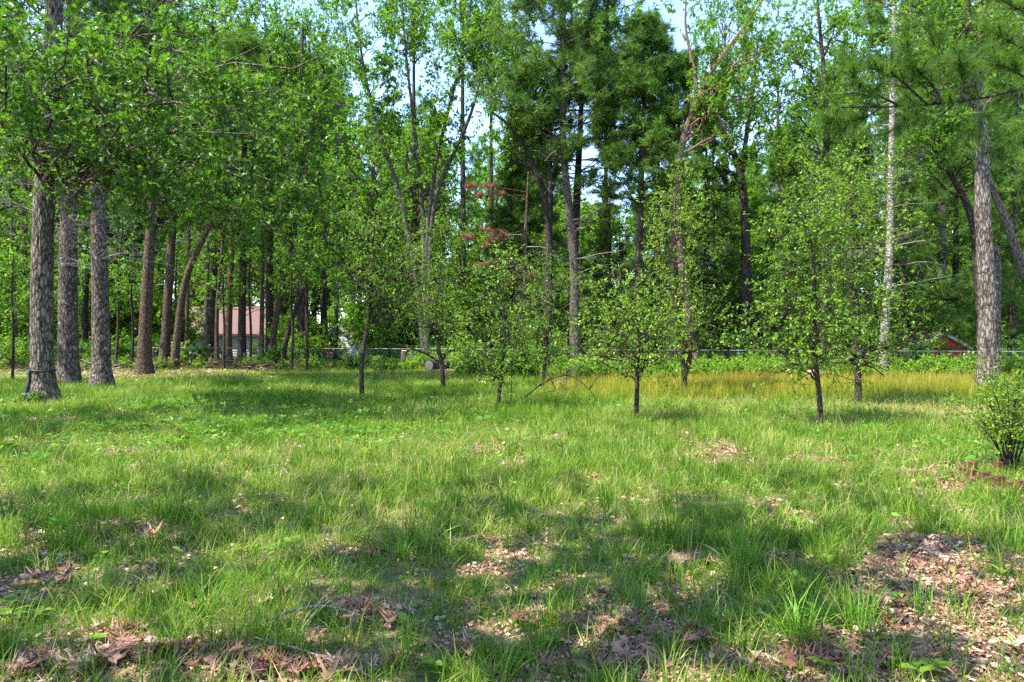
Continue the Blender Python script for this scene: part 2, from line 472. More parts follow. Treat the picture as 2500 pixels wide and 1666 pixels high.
def blades(n, L, w, rad, lean, seed, segs=3, tint=(0, .7), dead=.06, mb=None, droop=1.0, mi=0):
    r = np.random.default_rng(seed); mb = mb or MB()
    a = r.uniform(0, 2 * math.pi, n); q = rad * np.sqrt(r.uniform(0, 1, n))
    b = np.stack([q * np.cos(a), q * np.sin(a), np.full(n, -.015)], 1)
    az = a + r.normal(0, 1.2, n); ln = np.abs(r.normal(lean, lean * .6, n))
    l = L * r.uniform(.45, 1.15, n)
    d = np.stack([np.cos(az) * np.sin(ln), np.sin(az) * np.sin(ln), np.cos(ln)], 1)
    side = norm(np.stack([-np.sin(az), np.cos(az), r.normal(0, .5, n)], 1))
    t = np.linspace(0, 1, segs + 1)
    P = np.empty((n, segs + 1, 3)); P[:, 0] = b
    cur = d.copy()
    for i in range(segs):
        P[:, i + 1] = P[:, i] + cur * (l / segs)[:, None]
        cur = norm(cur + np.stack([np.cos(az), np.sin(az), -np.full(n, .8)], 1) * (r.uniform(.1, .75, n) * droop * (.6 + i * .5) / segs * 1.6)[:, None])
    W = w * r.uniform(.7, 1.3, n)[:, None] * np.array([1.0, 1.0, .75, .4, .25][:segs] + [0.02])[None, :segs + 1]
    A = P - side[:, None, :] * W[..., None]; B = P + side[:, None, :] * W[..., None]
    V = np.stack([A, B], 2).reshape(-1, 3)
    k = (segs + 1) * 2
    base = (np.arange(n) * k)[:, None]
    f = []
    for i in range(segs):
        f.append(np.stack([base[:, 0] + 2 * i, base[:, 0] + 2 * i + 1, base[:, 0] + 2 * i + 3, base[:, 0] + 2 * i + 2], 1))
    tn = r.uniform(tint[0], tint[1], n); dd = r.uniform(0, 1, n) < dead; tn[dd] = r.uniform(.9, 1, dd.sum())
    mb.add(V, np.concatenate(f), np.repeat(tn, k), mi)
    return mb

# bare patches seen in the photograph: (px, py, half width px, half height px, strength)
BARE = [(320, 1300, 190, 30, .5), (130, 1395, 90, 35, .8), (330, 1590, 330, 55, .85), (100, 1640, 150, 40, .9), (560, 1640, 220, 50, .8),
        (900, 1495, 190, 45, .8), (820, 1350, 110, 30, .45), (1530, 1545, 190, 55, .9), (1650, 1380, 200, 25, .45), (1480, 1630, 200, 40, .7), (1750, 1110, 90, 35, .85), (1950, 1130, 60, 15, .7), (1700, 1640, 250, 45, .75),
        (2260, 1370, 190, 60, 1.0), (2330, 1480, 230, 90, 1.0), (2230, 1610, 420, 75, 1.0), (1950, 1380, 150, 25, .55), (2330, 1190, 120, 16, .9), (100, 1030, 180, 9, .9), (300, 1012, 120, 6, .7),
        (2330, 1010, 170, 12, .6), (60, 1330, 90, 30, .4), (1180, 1560, 120, 40, .5), (1290, 1320, 90, 20, .4), (560, 1270, 120, 25, .35), (1180, 1105, 60, 8, .6), (1060, 1100, 90, 7, .4), (180, 915, 420, 16, 1), (480, 905, 260, 16, 1.0), (640, 925, 130, 5, .7), (2080, 1420, 150, 35, .75), (1340, 1430, 130, 25, .45)]
def bare(x, y, parts=False):
    py = HY + CAMZ * FPX / np.maximum(y, .5); px = CX + x / np.maximum(y, .5) * FPX
    b = np.zeros_like(x)
    w = .55 + .9 * fbm(x * 3.1, y * 3.1, 5)
    for cx, cy, rx, ry, s in BARE:
        d = ((px - cx) / rx) ** 2 + ((py - cy) / ry) ** 2
        b = np.maximum(b, s * np.clip(1.6 * (w - d), 0, 1))
    mulch = ((px - 2330) / 260) ** 2 + ((py - 1500) / 190) ** 2 < 1.1 * w + .2
    b = np.maximum(b, np.clip((fbm(x * 1.7, y * 1.7, 41) - .53 - .012 * np.clip(y - 3, 0, 9)) * 5, 0, .75) * (y < 13))
    return (b, mulch) if parts else b

def field(dens, y0, y1, margin=1.0):
    A = .77 * (y1 ** 2 - y0 ** 2) + 2 * margin * (y1 - y0)
    n = int(dens * A)
    y = np.sqrt(rng.uniform(y0 ** 2, y1 ** 2, n)); x = rng.uniform(-1, 1, n) * (.77 * y + margin)
    return x, y

def lay(x, y, z=0.0):
    return np.stack([x, y, gz(x, y) + z], 1)

def eul(n, tilt=.15):
    return np.stack([rng.normal(0, tilt, n), rng.normal(0, tilt, n), rng.uniform(0, 6.283, n)], 1)

def build_grass():
    fine = [blades(22, .14, .0018, .055, .40, 100 + i, 3) for i in range(4)] + [blades(10, .24, .0030, .06, .45, 110 + i, 4, (.2, .85), .06) for i in range(2)]
    for i in range(2):
        m_ = blades(15, .13, .0017, .06, .4, 120 + i, 3); blades(10, .13, .0016, .06, 1.25, 125 + i, 3, (.85, 1), 0, m_, droop=.3); fine.append(m_)
    X, Y, SC = [], [], []
    for dens, y0, y1, s in ((215, 2.6, 5.0, 1.0), (195, 5.0, 8, 1.1), (125, 8, 13, 1.3), (70, 13, 20, 1.7), (42, 20, 34, 2.1)):
        x, y = field(dens, y0, y1)
        X.append(x); Y.append(y); SC.append(np.full(len(x), s))
    x, y, sc = map(np.concatenate, (X, Y, SC))
    bx_, mul = bare(x, y, True); g = 1 - np.where(mul, bx_, .72 * bx_)
    clump = fbm(x * 2.2, y * 2.2, 3)
    keep = (rng.uniform(0, 1, len(x)) < np.clip(g, .02, 1)) & (rng.uniform(0, 1, len(x)) < np.clip(.45 + 1.4 * (clump - .3), .25, 1))
    # the lawn ends at the tree line
    py = HY + CAMZ * FPX / y; px = CX + x / y * FPX
    keep &= ~((px < 690) & (py < 905)) & (py > 884)
    keep &= ~((px > 1380) & (px < 2420) & (py < 948 + 14 * np.sin(px * .021)) & (rng.uniform(0, 1, len(px)) < .85))
    x, y, sc = x[keep], y[keep], sc[keep]; n = len(x)
    h = fbm(x * .45, y * .45, 17)
    tall = .55 + 1.5 * fbm(x * 1.1, y * 1.1, 23) ** 1.3 + .12 * np.clip((y - 9) / 8, 0, 1)
    scl = np.stack([sc * rng.uniform(.8, 1.25, n), sc * rng.uniform(.8, 1.25, n), tall * (.8 + .2 * sc)], 1)
    sunlit_tint = np.clip((x - 1.0) / 6, 0, 1) * np.clip((y - 8) / 5, 0, 1)  # sunlight put into the colour: yellower blades over the sunlit side of the lawn
    hue = .5 + (h - .5) * .5 + rng.normal(0, .09, n) + .28 * sunlit_tint
    print('grass', n)
    instancer('grass', fine, lay(x, y), eul(n), scl, np.clip(hue, .1, 1.1), M['grass'], 'long uneven lawn grass')
    # meadow strip in front of the weeds, tall with reddish seed heads
    md = []
    for i in range(4):
        mb = blades(22, .42, .004, .12, .16, 300 + i, 3, (0, .5), .1, droop=.4)
        blades(9, .5, .0035, .12, .10, 330 + i, 3, (.8, 1), 0, mb, droop=.25)
        md.append(mb)
    md2 = [blades(26, .36, .004, .12, .22, 360 + i, 3, (0, .45), .06, droop=.6) for i in range(3)]
    n0 = 9000
    px = rng.uniform(1280, 2480, n0); py = rng.uniform(897, 985, n0)
    p = np.array([gnd(a, b) for a, b in zip(px, py)])
    edge = np.clip((px - 1300) / 250, 0, 1) * np.clip((975 - py) / 40 + .3, .1, 1)
    k = rng.uniform(0, 1, n0) < edge
    px, py, p = px[k], py[k], p[k]
    n = len(p)
    redz = np.exp(-((px - 1930) / 300) ** 2) * np.exp(-((py - 925) / 24) ** 2) + .5 * np.exp(-((px - 1600) / 160) ** 2) * np.exp(-((py - 915) / 18) ** 2)
    hue = .22 + .42 * redz + rng.normal(0, .08, n)
    instancer('meadow_grass', md, lay(p[:, 0], p[:, 1]), eul(n, .1), rng.uniform(.75, 1.25, n), hue, M['meadow'], 'tall yellow-green meadow grass with reddish seed heads')
    # a paler, taller tongue of grass on the open lawn
    x, y = field(13, 3.2, 23)
    k = (fbm(x * .8, y * .8, 61) > .50) & (bare(x, y) < .35)
    x, y = x[k], y[k]; n = len(x)
    instancer('coarse_grass', md2, lay(x, y), eul(n, .12), rng.uniform(.45, .95, n) * np.clip(.6 + y / 20, .6, 1), .38 + .5 * np.clip((x - 1) / 6, 0, 1) * np.clip((y - 8) / 4, 0, 1) * .5 + rng.normal(0, .1, n), M['grass'], 'coarse taller grass standing out of the lawn')  # hue raised over the sunlit area too, sunshine painted into the blades

def build_near_tufts():
    var = [blades(24, .30, .0028, .045, .45, 600 + i, 4, (.05, .8), .07, droop=1.1) for i in range(4)] + [blades(30, .2, .0017, .05, .35, 610 + i, 3, (0, .5), .08) for i in range(3)]
    x, y = field(5.5, 3.0, 12)
    k = (rng.uniform(0, 1, len(x)) > bare(x, y) * .8); x, y = x[k], y[k]; n = len(x)
    instancer('rough_grass', var, lay(x, y), eul(n, .12), rng.uniform(.55, 1.15, n), np.clip(rng.normal(.5, .13, n), .2, .9), M['grass'], 'rough tussocky grass mixed through the near lawn')

def build_litter():
    var = []
    for i in range(3):
        mb = MB(); v, f = oak_template([.5, -.4, .2][i], 1.0, 50 + i)
        mb.add((v - [0, .5, 0]) * .10, f, .5); var.append(mb)
    for i in range(5):
        r = np.random.default_rng(70 + i); mb = MB()
        for k in range(3):
            L = r.uniform(.02, .06); w = r.uniform(.006, .016)
            v = np.array([(-w, 0, 0), (w * .6, L * .1, .006), (w, L * .7, .012), (0, L, 0), (-w * 1.1, L * .6, .01)])
            a = r.uniform(0, 6.28); c, s_ = math.cos(a), math.sin(a)
            v = v @ np.array([[c, s_, 0], [-s_, c, 0], [0, 0, 1]]) + [r.uniform(-.05, .05), r.uniform(-.05, .05), .004 + r.uniform(0, .012)]
            mb.add(v, [(0, 1, 2), (0, 2, 4), (2, 3, 4)], r.uniform(.1, 1))
        var.append(mb)
    for i in range(2):
        mb = MB(); r = np.random.default_rng(90 + i)
        for k in range(4):
            a = r.uniform(0, 3.14); L = r.uniform(.05, .12); c = np.array([r.uniform(-.04, .04), r.uniform(-.04, .04), .012])
            d = np.array([math.cos(a), math.sin(a), r.uniform(-.05, .1)]) * L / 2; sd_ = np.array([-math.sin(a), math.cos(a), 0]) * .0014
            mb.add([c - d - sd_, c - d + sd_, c + d + sd_, c + d - sd_], [(0, 1, 2, 3)], r.uniform(.5, 1))
        var.append(mb)
    X, Y, SC = [], [], []
    for dens, y0, y1, s in ((1700, 2.6, 6, .78), (650, 6, 10, 1.0), (200, 10, 18, 1.4), (60, 18, 38, 2.4)):
        x, y = field(dens, y0, y1)
        b = bare(x, y)
        k = rng.uniform(0, 1, len(x)) < np.clip(b * .95, .06, 1)
        X.append(x[k]); Y.append(y[k]); SC.append(np.full(k.sum(), s))
    x, y, sc = map(np.concatenate, (X, Y, SC)); n = len(x)
    print('litter', n)
    instancer('leaf_litter', var, lay(x, y, .008), eul(n, .28), sc * rng.uniform(.7, 1.3, n), np.clip(rng.normal(.52, .16, n), .1, .95), M['litter'], 'brown dead leaf litter and chips')

def rosette(n, L, seed, up=.5, stem=.03, tpl=LEAF4):
    r = np.random.default_rng(seed); mb = MB()
    a = r.uniform(0, 6.28) + np.arange(n) * 2.4
    d = np.stack([np.cos(a), np.sin(a), r.uniform(.1, 1.0, n) * up], 1)
    pos = np.stack([np.cos(a) * .01, np.sin(a) * .01, r.uniform(.3, 1, n) * stem], 1) + norm(d) * .02
    nr = norm(np.stack([r.normal(0, .3, n), r.normal(0, .3, n), np.ones(n)], 1))
    scatter_leaves(mb, tpl[0], tpl[1], pos, d, nr, L * r.uniform(.6, 1.1, n), r.uniform(.1, .9, n))
    return mb

def build_cover():
    var = [rosette(5 + i, .05 + .006 * i, 500 + i, .5, .06) for i in range(5)]
    x, y = field(26, 3, 18)
    py = HY + CAMZ * FPX / y; px = CX + x / y * FPX
    w = np.exp(-((px - 560) / 420) ** 2 - ((py - 1045) / 55) ** 2) + .25 * (fbm(x * .8, y * .8, 77) > .55) + .04
    k = rng.uniform(0, 1, len(x)) < w
    x, y = x[k], y[k]; n = len(x)
    instancer('ground_cover', var, lay(x, y, .02), eul(n, .2), rng.uniform(.7, 1.5, n) * (1 + (y > 8) * .5), np.clip(rng.normal(.5, .18, n), 0, 1), M['cover'], 'low broad leaved ground cover in the lawn')

build_grass()
build_near_tufts()
build_litter()
build_cover()

# ------------------------------------------------------------------ buildings beyond the fence
def gable_house(label, name, x0, x1, y0, y1, eave, peak, wallm, roofm, trimm, axis='x', over=.3, siding=.16, cat='house'):
    t = thing(name, label, cat, ((x0 + x1) / 2, y0, 0))
    cx = (x0 + x1) / 2; w = (x1 - x0) / 2; dpt = y1 - y0
    mb = MB()
    z = 0.0
    k = 0
    # clapboards: each board proud at its lower edge
    while z < eave - .01:
        h = min(siding, eave - z)
        for (ya, yb, xa, xb) in ((0, 0, -w, w),):
            mb.add([(-w, -.025, z), (w, -.025, z), (w, 0, z + h), (-w, 0, z + h)], [(0, 1, 2, 3)], .5, 0, False)
            mb.add([(-w, -.025, z), (w, -.025, z), (w, .0, z), (-w, .0, z)], [(0, 3, 2, 1)], .5, 0, False)
        for sx in (-1, 1):
            mb.add([(sx * w, -.0, z), (sx * w, dpt, z), (sx * w, dpt, z + h), (sx * w, 0, z + h)], [(0, 1, 2, 3)], .5, 0, False)
        z += h
    if axis == 'y':      # gable towards the camera
        n = max(2, int((peak - eave) / siding))
        for i in range(n):
            za = eave + (peak - eave) * i / n; zb = eave + (peak - eave) * (i + 1) / n
            wa = w * (1 - i / n); wb = w * (1 - (i + 1) / n)
            mb.add([(-wa, -.025, za), (wa, -.025, za), (wb, 0, zb), (-wb, 0, zb)], [(0, 1, 2, 3)], .5, 0, False)
    obj('wall', mb, wallm, t)
    rb = MB(); e = over; th = .09
    if axis == 'x':
        ym = dpt / 2; ez = eave - (peak - eave) * e / ym
        for s in (-1, 1):
            ya = ym + s * (ym + e)
            a = np.array([(-w - e, ya, ez), (w + e, ya, ez), (w + e, ym, peak), (-w - e, ym, peak)])
            v = np.concatenate([a, a + [0, 0, th]])
            rb.add(v, [(0, 1, 2, 3), (4, 7, 6, 5), (0, 4, 5, 1), (1, 5, 6, 2), (3, 2, 6, 7), (0, 3, 7, 4)], .5, 0, False)
        fb = MB(); fb.box(-w - e, w + e, -e - .04, -e - .005, ez - .12, ez + th - .02); obj('fascia', fb, trimm, t)
    else:
        ez = eave - (peak - eave) * e / w
        for s in (-1, 1):
            a = np.array([(s * (w + e), -e, ez), (0, -e, peak), (0, dpt + e, peak), (s * (w + e), dpt + e, ez)])
            v = np.concatenate([a, a + [0, 0, th]])
            rb.add(v, [(0, 1, 2, 3), (4, 7, 6, 5), (0, 4, 5, 1), (1, 5, 6, 2), (3, 2, 6, 7), (0, 3, 7, 4)], .5, 0, False)
            tb = MB()
            b0 = np.array([(s * (w + e), -e - .03, ez - .10), (0, -e - .03, peak - .10), (0, -e - .03, peak + .06), (s * (w + e), -e - .03, ez + .06)])
            v = np.concatenate([b0, b0 + [0, .025, 0]])
            tb.add(v, [(0, 1, 2, 3), (4, 7, 6, 5), (0, 4, 5, 1), (1, 5, 6, 2), (3, 2, 6, 7), (0, 3, 7, 4)], .5, 0, False)
            obj('rake_board', tb, trimm, t)
    obj('roof', rb, roofm, t)
    for s in (-1, 1):
        obj('corner_board', MB().box(s * w - .07, s * w + .07, -.05, -.028, 0, eave), trimm, t)
    return t

def window(t, x, z, w, h, trimm, glassm):
    f = MB()
    for a in ((-w / 2 - .08, -w / 2, -h / 2 - .08, h / 2 + .08), (w / 2, w / 2 + .08, -h / 2 - .08, h / 2 + .08), (-w / 2, w / 2, h / 2, h / 2 + .08), (-w / 2, w / 2, -h / 2 - .08, -h / 2), (-w / 2, w / 2, -.03, .03)):
        f.box(x + a[0], x + a[1], -.08, -.03, z + a[2], z + a[3])
    fo = obj('window', f, trimm, t)
    obj('pane', MB().box(x - w / 2, x + w / 2, -.05, -.04, z - h / 2, z + h / 2), glassm, fo)

m_white = plain_mat('white_siding', (.62, .63, .63), (.52, .53, .53), 3)
m_greywall = plain_mat('grey_siding', (.30, .34, .34), (.22, .26, .26), 3)
m_beige = plain_mat('beige_siding', (.28, .23, .17), (.2, .17, .13), 3)
m_roof_pink = plain_mat('faded_shingle', (.15, .085, .072), (.08, .045, .04), 14, .9)
m_roof_brown = plain_mat('brown_shingle', (.27, .17, .12), (.18, .11, .08), 14, .9)
m_trim = plain_mat('white_trim', (.48, .50, .45), (.34, .36, .32), 5)
m_darktrim = plain_mat('dark_trim', (.06, .04, .035), (.04, .03, .025), 5)
m_glass = plain_mat('window_glass', (.05, .06, .07), (.03, .04, .05), 2, .1, 0, 0, .6)
m_red = plain_mat('red_paint', (.38, .03, .02), (.22, .018, .014), 4, .6)
m_metal = plain_mat('galvanised_pipe', (.17, .18, .18), (.10, .11, .11), 6, .5, .3)
m_brick = plain_mat('red_brick', (.11, .034, .023), (.06, .02, .015), 30, .85, bump=.4)
m_rock = plain_mat('tan_rock', (.34, .25, .20), (.22, .16, .12), 7, .9, bump=.5)
m_log = plain_mat('cut_wood', (.50, .35, .22), (.36, .24, .15), 20, .8)
m_sand = plain_mat('pale_sand', (.50, .42, .27), (.38, .34, .19), 9, .95, bump=.4)
m_strap = plain_mat('black_webbing', (.012, .012, .013), (.02, .02, .02), 30, .6)
m_blue = plain_mat('blue_grey_plastic', (.22, .27, .33), (.16, .2, .25), 5, .5)

def X_at(px, D): return (px - CX) / FPX * D
def Z_at(py, D): return CAMZ - (py - HY) / FPX * D
h1 = gable_house('low grey outbuilding with faded pinkish shingle roof behind the trunks', 'garage', X_at(285, 58), X_at(700, 58), 58, 66, Z_at(813, 58), 4.4, m_greywall, m_roof_pink, m_darktrim, 'x', siding=.22, cat='garage')
window(h1, -1.5, 1.2, .8, .8, m_trim, m_glass)
h2 = gable_house('white clapboard house with narrow window seen past the bent fruit tree', 'house', X_at(785, 56), X_at(858, 56), 56, 66, Z_at(822, 56), Z_at(794, 56), m_white, m_roof_brown, m_trim, 'y', .18)
window(h2, -.55, .95, .42, 1.2, m_trim, m_glass)
h2b = gable_house('white wing of siding with a door between the white gable and the beige house', 'house_wing', X_at(862, 58), X_at(918, 58), 58, 66, Z_at(818, 58), 2.9, m_white, m_roof_brown, m_trim, 'x', .2, cat='house wing')
window(h2b, .3, 1.1, .5, .9, m_trim, m_glass)
h3 = gable_house('beige house with brown shingle roof half hidden behind fruit tree leaves', 'house', X_at(925, 60), X_at(1095, 60), 60, 69, Z_at(816, 60), 4.2, m_beige, m_roof_brown, m_darktrim, 'x', .35)
window(h3, 1.2, 1.15, .9, .8, m_trim, m_glass)
shed = gable_house('small red shed with white rake boards behind the wire fence', 'garden_shed', X_at(2236, 31), X_at(2364, 31), 31, 33.2, Z_at(847, 31), Z_at(813, 31), m_red, m_roof_brown, m_trim, 'y', .12, .18, cat='shed')
# sandy driveway seen through the fence
tag(obj('driveway', MB().add([(X_at(1385, 42), 42, .045), (X_at(1600, 42), 42, .045), (X_at(1620, 50), 50, .045), (X_at(1370, 50), 50, .045)], [(0, 1, 2, 3)]), m_sand), 'pale sunlit driveway beyond the fence', kind='structure')

# ------------------------------------------------------------------ wire fence
def build_fence():
    A = np.array([-34.0, 39.8]); B = np.array([23.0, 25.0]); u = (B - A) / np.linalg.norm(B - A); Ltot = np.linalg.norm(B - A)
    n2 = np.array([-u[1], u[0]])
    f = thing('wire_fence', 'low galvanised chain link fence with a top rail along the woods', 'fence', (A[0], A[1], 0), math.atan2(u[1], u[0]))
    v, q = tubes(np.array([[(0, 0, 1.06), (Ltot / 2, 0, 1.06), (Ltot, 0, 1.06)]]), np.full((1, 3), .019), 8)
    obj('top_rail', MB().add(v, q), m_metal, f)
    pm = None
    for i in range(int(Ltot / 3.0) + 1):
        if pm is None:
            v, q = tubes(np.array([[(0, 0, 0), (0, 0, .5), (0, 0, 1.08)]]), np.full((1, 3), .027), 8)
            b = MB().add(v, q); v2, q2 = tubes(np.array([[(0, 0, 1.08), (0, 0, 1.105)]]), np.array([[.034, .012]]), 8); b.add(v2, q2)
            pm = b.mesh('fence_post', m_metal)
        obj('post', pm, None, f, (i * 3.0 + .1, .03, 0))
    xs = np.arange(-1.0, Ltot, .075)
    P = []
    for s in (1, -1):
        a = np.stack([xs if s > 0 else xs + 1.0, np.full(len(xs), -.012 * s - .024), np.full(len(xs), .03)], 1)
        b = a + np.array([s * 1.0, 0, 1.0]); P.append(np.stack([a, b], 1))
    P = np.concatenate(P)
    v, q = tubes(P, np.full(P.shape[:2], .0011), 3)
    o = obj('wire_mesh', MB().add(v, q), m_metal, f); o['kind'] = 'stuff'
build_fence()

# ------------------------------------------------------------------ trees
def ridged_trunk(pts, rad, k=56, step=.07, amp=.02, su=13.0, sv=1.6, seed=0, zmax=None):
    """a trunk with real bark ridges; pts (n,3), rad (n,)"""
    L = np.sum(np.linalg.norm(np.diff(pts, axis=0), axis=1)); n = int(L / step)
    PR = resample(np.concatenate([pts, np.asarray(rad)[:, None]], 1), n)
    V, q = tubes(PR[None, :, :3], PR[None, :, 3], k)
    V = V.reshape(n, k, 3); c = PR[:, None, :3]
    th = np.arange(k) / k
    z = np.linspace(0, L, n)
    T_, Z_ = np.meshgrid(th, z)
    wx = T_ + .03 * vnoise(Z_ * 3, T_ * 9, seed + 3)
    def nz(a, b, s):   # periodic in theta
        f1 = vnoise(a * su, b, s); f2 = vnoise((a - 1) * su, b, s)
        w = np.clip((a - .85) / .15, 0, 1)
        return f1 * (1 - w) + f2 * w
    r1 = 1 - np.abs(2 * nz(wx, Z_ * sv, seed) - 1)
    r2 = 1 - np.abs(2 * nz(wx * 1.0 + .37, Z_ * sv * 1.9, seed + 9) - 1)
    rg = np.clip(.6 * r1 + .4 * r2, 0, 1); rg = rg ** 1.3
    V = V + (V - c) / np.maximum(PR[:, None, 3:4], .02) * (amp * (rg - .55))[..., None]
    return V.reshape(-1, 3), q, rg.ravel()

def bez(p0, p1, p2, n):
    t = np.linspace(0, 1, n)[:, None]
    return (1 - t) ** 2 * p0 + 2 * t * (1 - t) * p1 + t ** 2 * p2

class Crown:
    def __init__(s): s.twP = []; s.twR = []; s.pos = []; s.dir = []

def sub_growth(limbs, lr, cr, nsub, ntw, nlf, sub_len, tw_len, up=.06, droop=0.0, tmin=.25, wig=.16, flat=1.0):
    """limbs (M,n,3) -> sub-branch tubes per limb, twigs and leaf anchors into the Crown"""
    M_, n, _ = limbs.shape
    li = np.repeat(np.arange(M_), nsub); K = len(li)
    t = rng.uniform(tmin, 1, K) * (n - 1); i = np.minimum(t.astype(int), n - 2); fr = (t - i)[:, None]
    p = limbs[li, i] * (1 - fr) + limbs[li, i + 1] * fr
    tg = norm(limbs[li, i + 1] - limbs[li, i])
    rd = rng.normal(size=(K, 3)) * np.array([1, 1, flat]); rd -= (rd * tg).sum(1, keepdims=True) * tg
    d = norm(tg * .55 + norm(rd) * .9 + np.array([0, 0, .12]))
    Ll = np.linalg.norm(limbs[:, -1] - limbs[:, 0], axis=1)[li]
    SL = np.clip(sub_len * rng.uniform(.5, 1.3, K), .08, None) * (1.15 - .5 * t / (n - 1))
    SP = batch_curve(p, d, SL, 6, wig, up)
    sr = np.minimum(lr[li, i] * .55, .02 + .012 * SL)
    SR = sr[:, None] * np.linspace(1, .3, 6)[None]
    # twigs
    si = np.repeat(np.arange(K), ntw); J = len(si)
    t = rng.uniform(.15, 1, J) * 5; i = np.minimum(t.astype(int), 4); fr = (t - i)[:, None]
    p = SP[si, i] * (1 - fr) + SP[si, i + 1] * fr
    tg = norm(SP[si, i + 1] - SP[si, i])
    d = norm(tg * .6 + norm(rng.normal(size=(J, 3)) * np.array([1, 1, flat])) * .8 + np.array([0, 0, .1 - droop]))
    TL = tw_len * rng.uniform(.5, 1.3, J)
    TP = batch_curve(p, d, TL, 4, .2, .02 - droop * .3)
    cr.twP.append(TP); cr.twR.append(np.broadcast_to(np.linspace(1, .35, 4)[None] * .004, (J, 4)) * (1 + TL[:, None]))
    # leaves
    ti = np.repeat(np.arange(J), nlf); Q = len(ti)
    t = rng.uniform(.2, 1, Q) * 3; i = np.minimum(t.astype(int), 2); fr = (t - i)[:, None]
    p = TP[ti, i] * (1 - fr) + TP[ti, i + 1] * fr
    tg = norm(TP[ti, i + 1] - TP[ti, i])
    dd = norm(tg * .5 + rng.normal(size=(Q, 3)) * .6 + np.array([0, 0, -.15 - droop]))
    cr.pos.append(p); cr.dir.append(dd)
    return SP, SR, li

def leaf_normals(n, tilt=.55):
    return norm(np.stack([rng.normal(0, tilt, n), rng.normal(0, tilt, n), np.ones(n)], 1))

def finish_crown(t, cr, leafm, barkm, tpl, size, twk=3, name='crown', tint_bias=0.0, twigs=True, individual=None, tilt=.55):
    mb = MB()
    pos = np.concatenate(cr.pos); d = np.concatenate(cr.dir)
    n = len(pos)
    tint = np.clip(.5 + tint_bias + .5 * (fbm(pos[:, 0] * .8 + pos[:, 2] * .6, pos[:, 1] * .8 + pos[:, 2] * .5, 9) - .5) + rng.normal(0, .16, n), 0, 1)
    sz = size * rng.uniform(.6, 1.25, n); nr = leaf_normals(n, tilt)
    rest = np.ones(n, bool)
    if individual is not None:
        near = np.argsort(np.linalg.norm(pos - np.array([0, 0, CAMZ]), axis=1) / sz + 1e3 * ~individual(pos))[:300]
        rest[near] = False
        base = []
        for kk in range(4):
            b = MB(); v, f = oak_template(.25 + .1 * kk, 1.0, 5 + kk); b.add(v, f, .2 + .2 * kk); base.append(b.mesh('oak_leaf_blade', leafm))
            TRIS[0] += len(f)
        from mathutils import Matrix
        Fm = frames(d[near], nr[near])
        for j, ix in enumerate(near):
            o = obj('leaf', base[j % 4], None, t)
            Mx = np.eye(4); Mx[:3, :3] = Fm[j].T * sz[ix]; Mx[:3, 3] = pos[ix] - np.array(t.location)
            o.matrix_local = Matrix(Mx.tolist())
    loc = np.array(t.location) if t is not None else np.zeros(3)
    scatter_leaves(mb, tpl[0], tpl[1], (pos - loc)[rest], d[rest], nr[rest], sz[rest], tint[rest], 0)
    if twigs:
        v, q = tubes(np.concatenate(cr.twP) - loc, np.concatenate(cr.twR), twk)
        mb.add(v, q, .5, 1)
    if t is None: return mb
    o = obj(name, mb, [leafm, barkm], t); o['kind'] = 'stuff'
    return o

def trunk_from_px(pts, D, widths, dy=0.0):
    """pts [(px,py)...] from the base up at depth D, widths in px"""
    P = np.array([pix(a, b, D) for a, b in pts]); R = np.array(widths, float) / 2 / FPX * D
    P[0, 2] = -0.1
    P[:, 1] += dy * np.linspace(0, 1, len(P))
    return P, R

def limb_set(trunk, R, ends, n=9, rise=.6, r_ratio=.45, wig=.05, lo=0.15):
    """curved limbs from the trunk to every end point"""
    out, rad = [], []
    dense = resample(np.concatenate([trunk, R[:, None]], 1), 60)
    for e in ends:
        h = np.linalg.norm(dense[:, :2] - e[:2], axis=1)
        want = e[2] - rise * h
        z = dense[:, 2]
        j = int(np.argmin(np.abs(z - want) + 100 * (z < lo * z.max())))
        j = min(j, 56)
        p0 = dense[j, :3]; L = np.linalg.norm(e - p0)
        mid = (p0 + e) / 2 + np.array([0, 0, .12 * L * (1 if rise >= 0 else -.3)]) + rng.normal(0, .08, 3) * L
        c = bez(p0, mid, e, n)
        c[1:-1] += rng.normal(0, wig, (n - 2, 3)) * L * .5
        out.append(c); r0 = min(dense[j, 3] * r_ratio + .0, .018 + .02 * L)
        rad.append(np.linspace(r0, max(.006, r0 * .18), n))
    return np.array(out), np.array(rad)

def shell_points(n, c, rx, ry, rz, inner=.55, outer=1.0):
    i = np.arange(n) + .5
    ph = np.arccos(1 - 2 * i / n); th = math.pi * (1 + 5 ** .5) * i + rng.uniform(0, 6.28)
    d = np.stack([np.cos(th) * np.sin(ph), np.sin(th) * np.sin(ph), np.cos(ph)], 1)
    return np.asarray(c) + d * np.array([rx, ry, rz]) * rng.uniform(inner, outer, (n, 1))

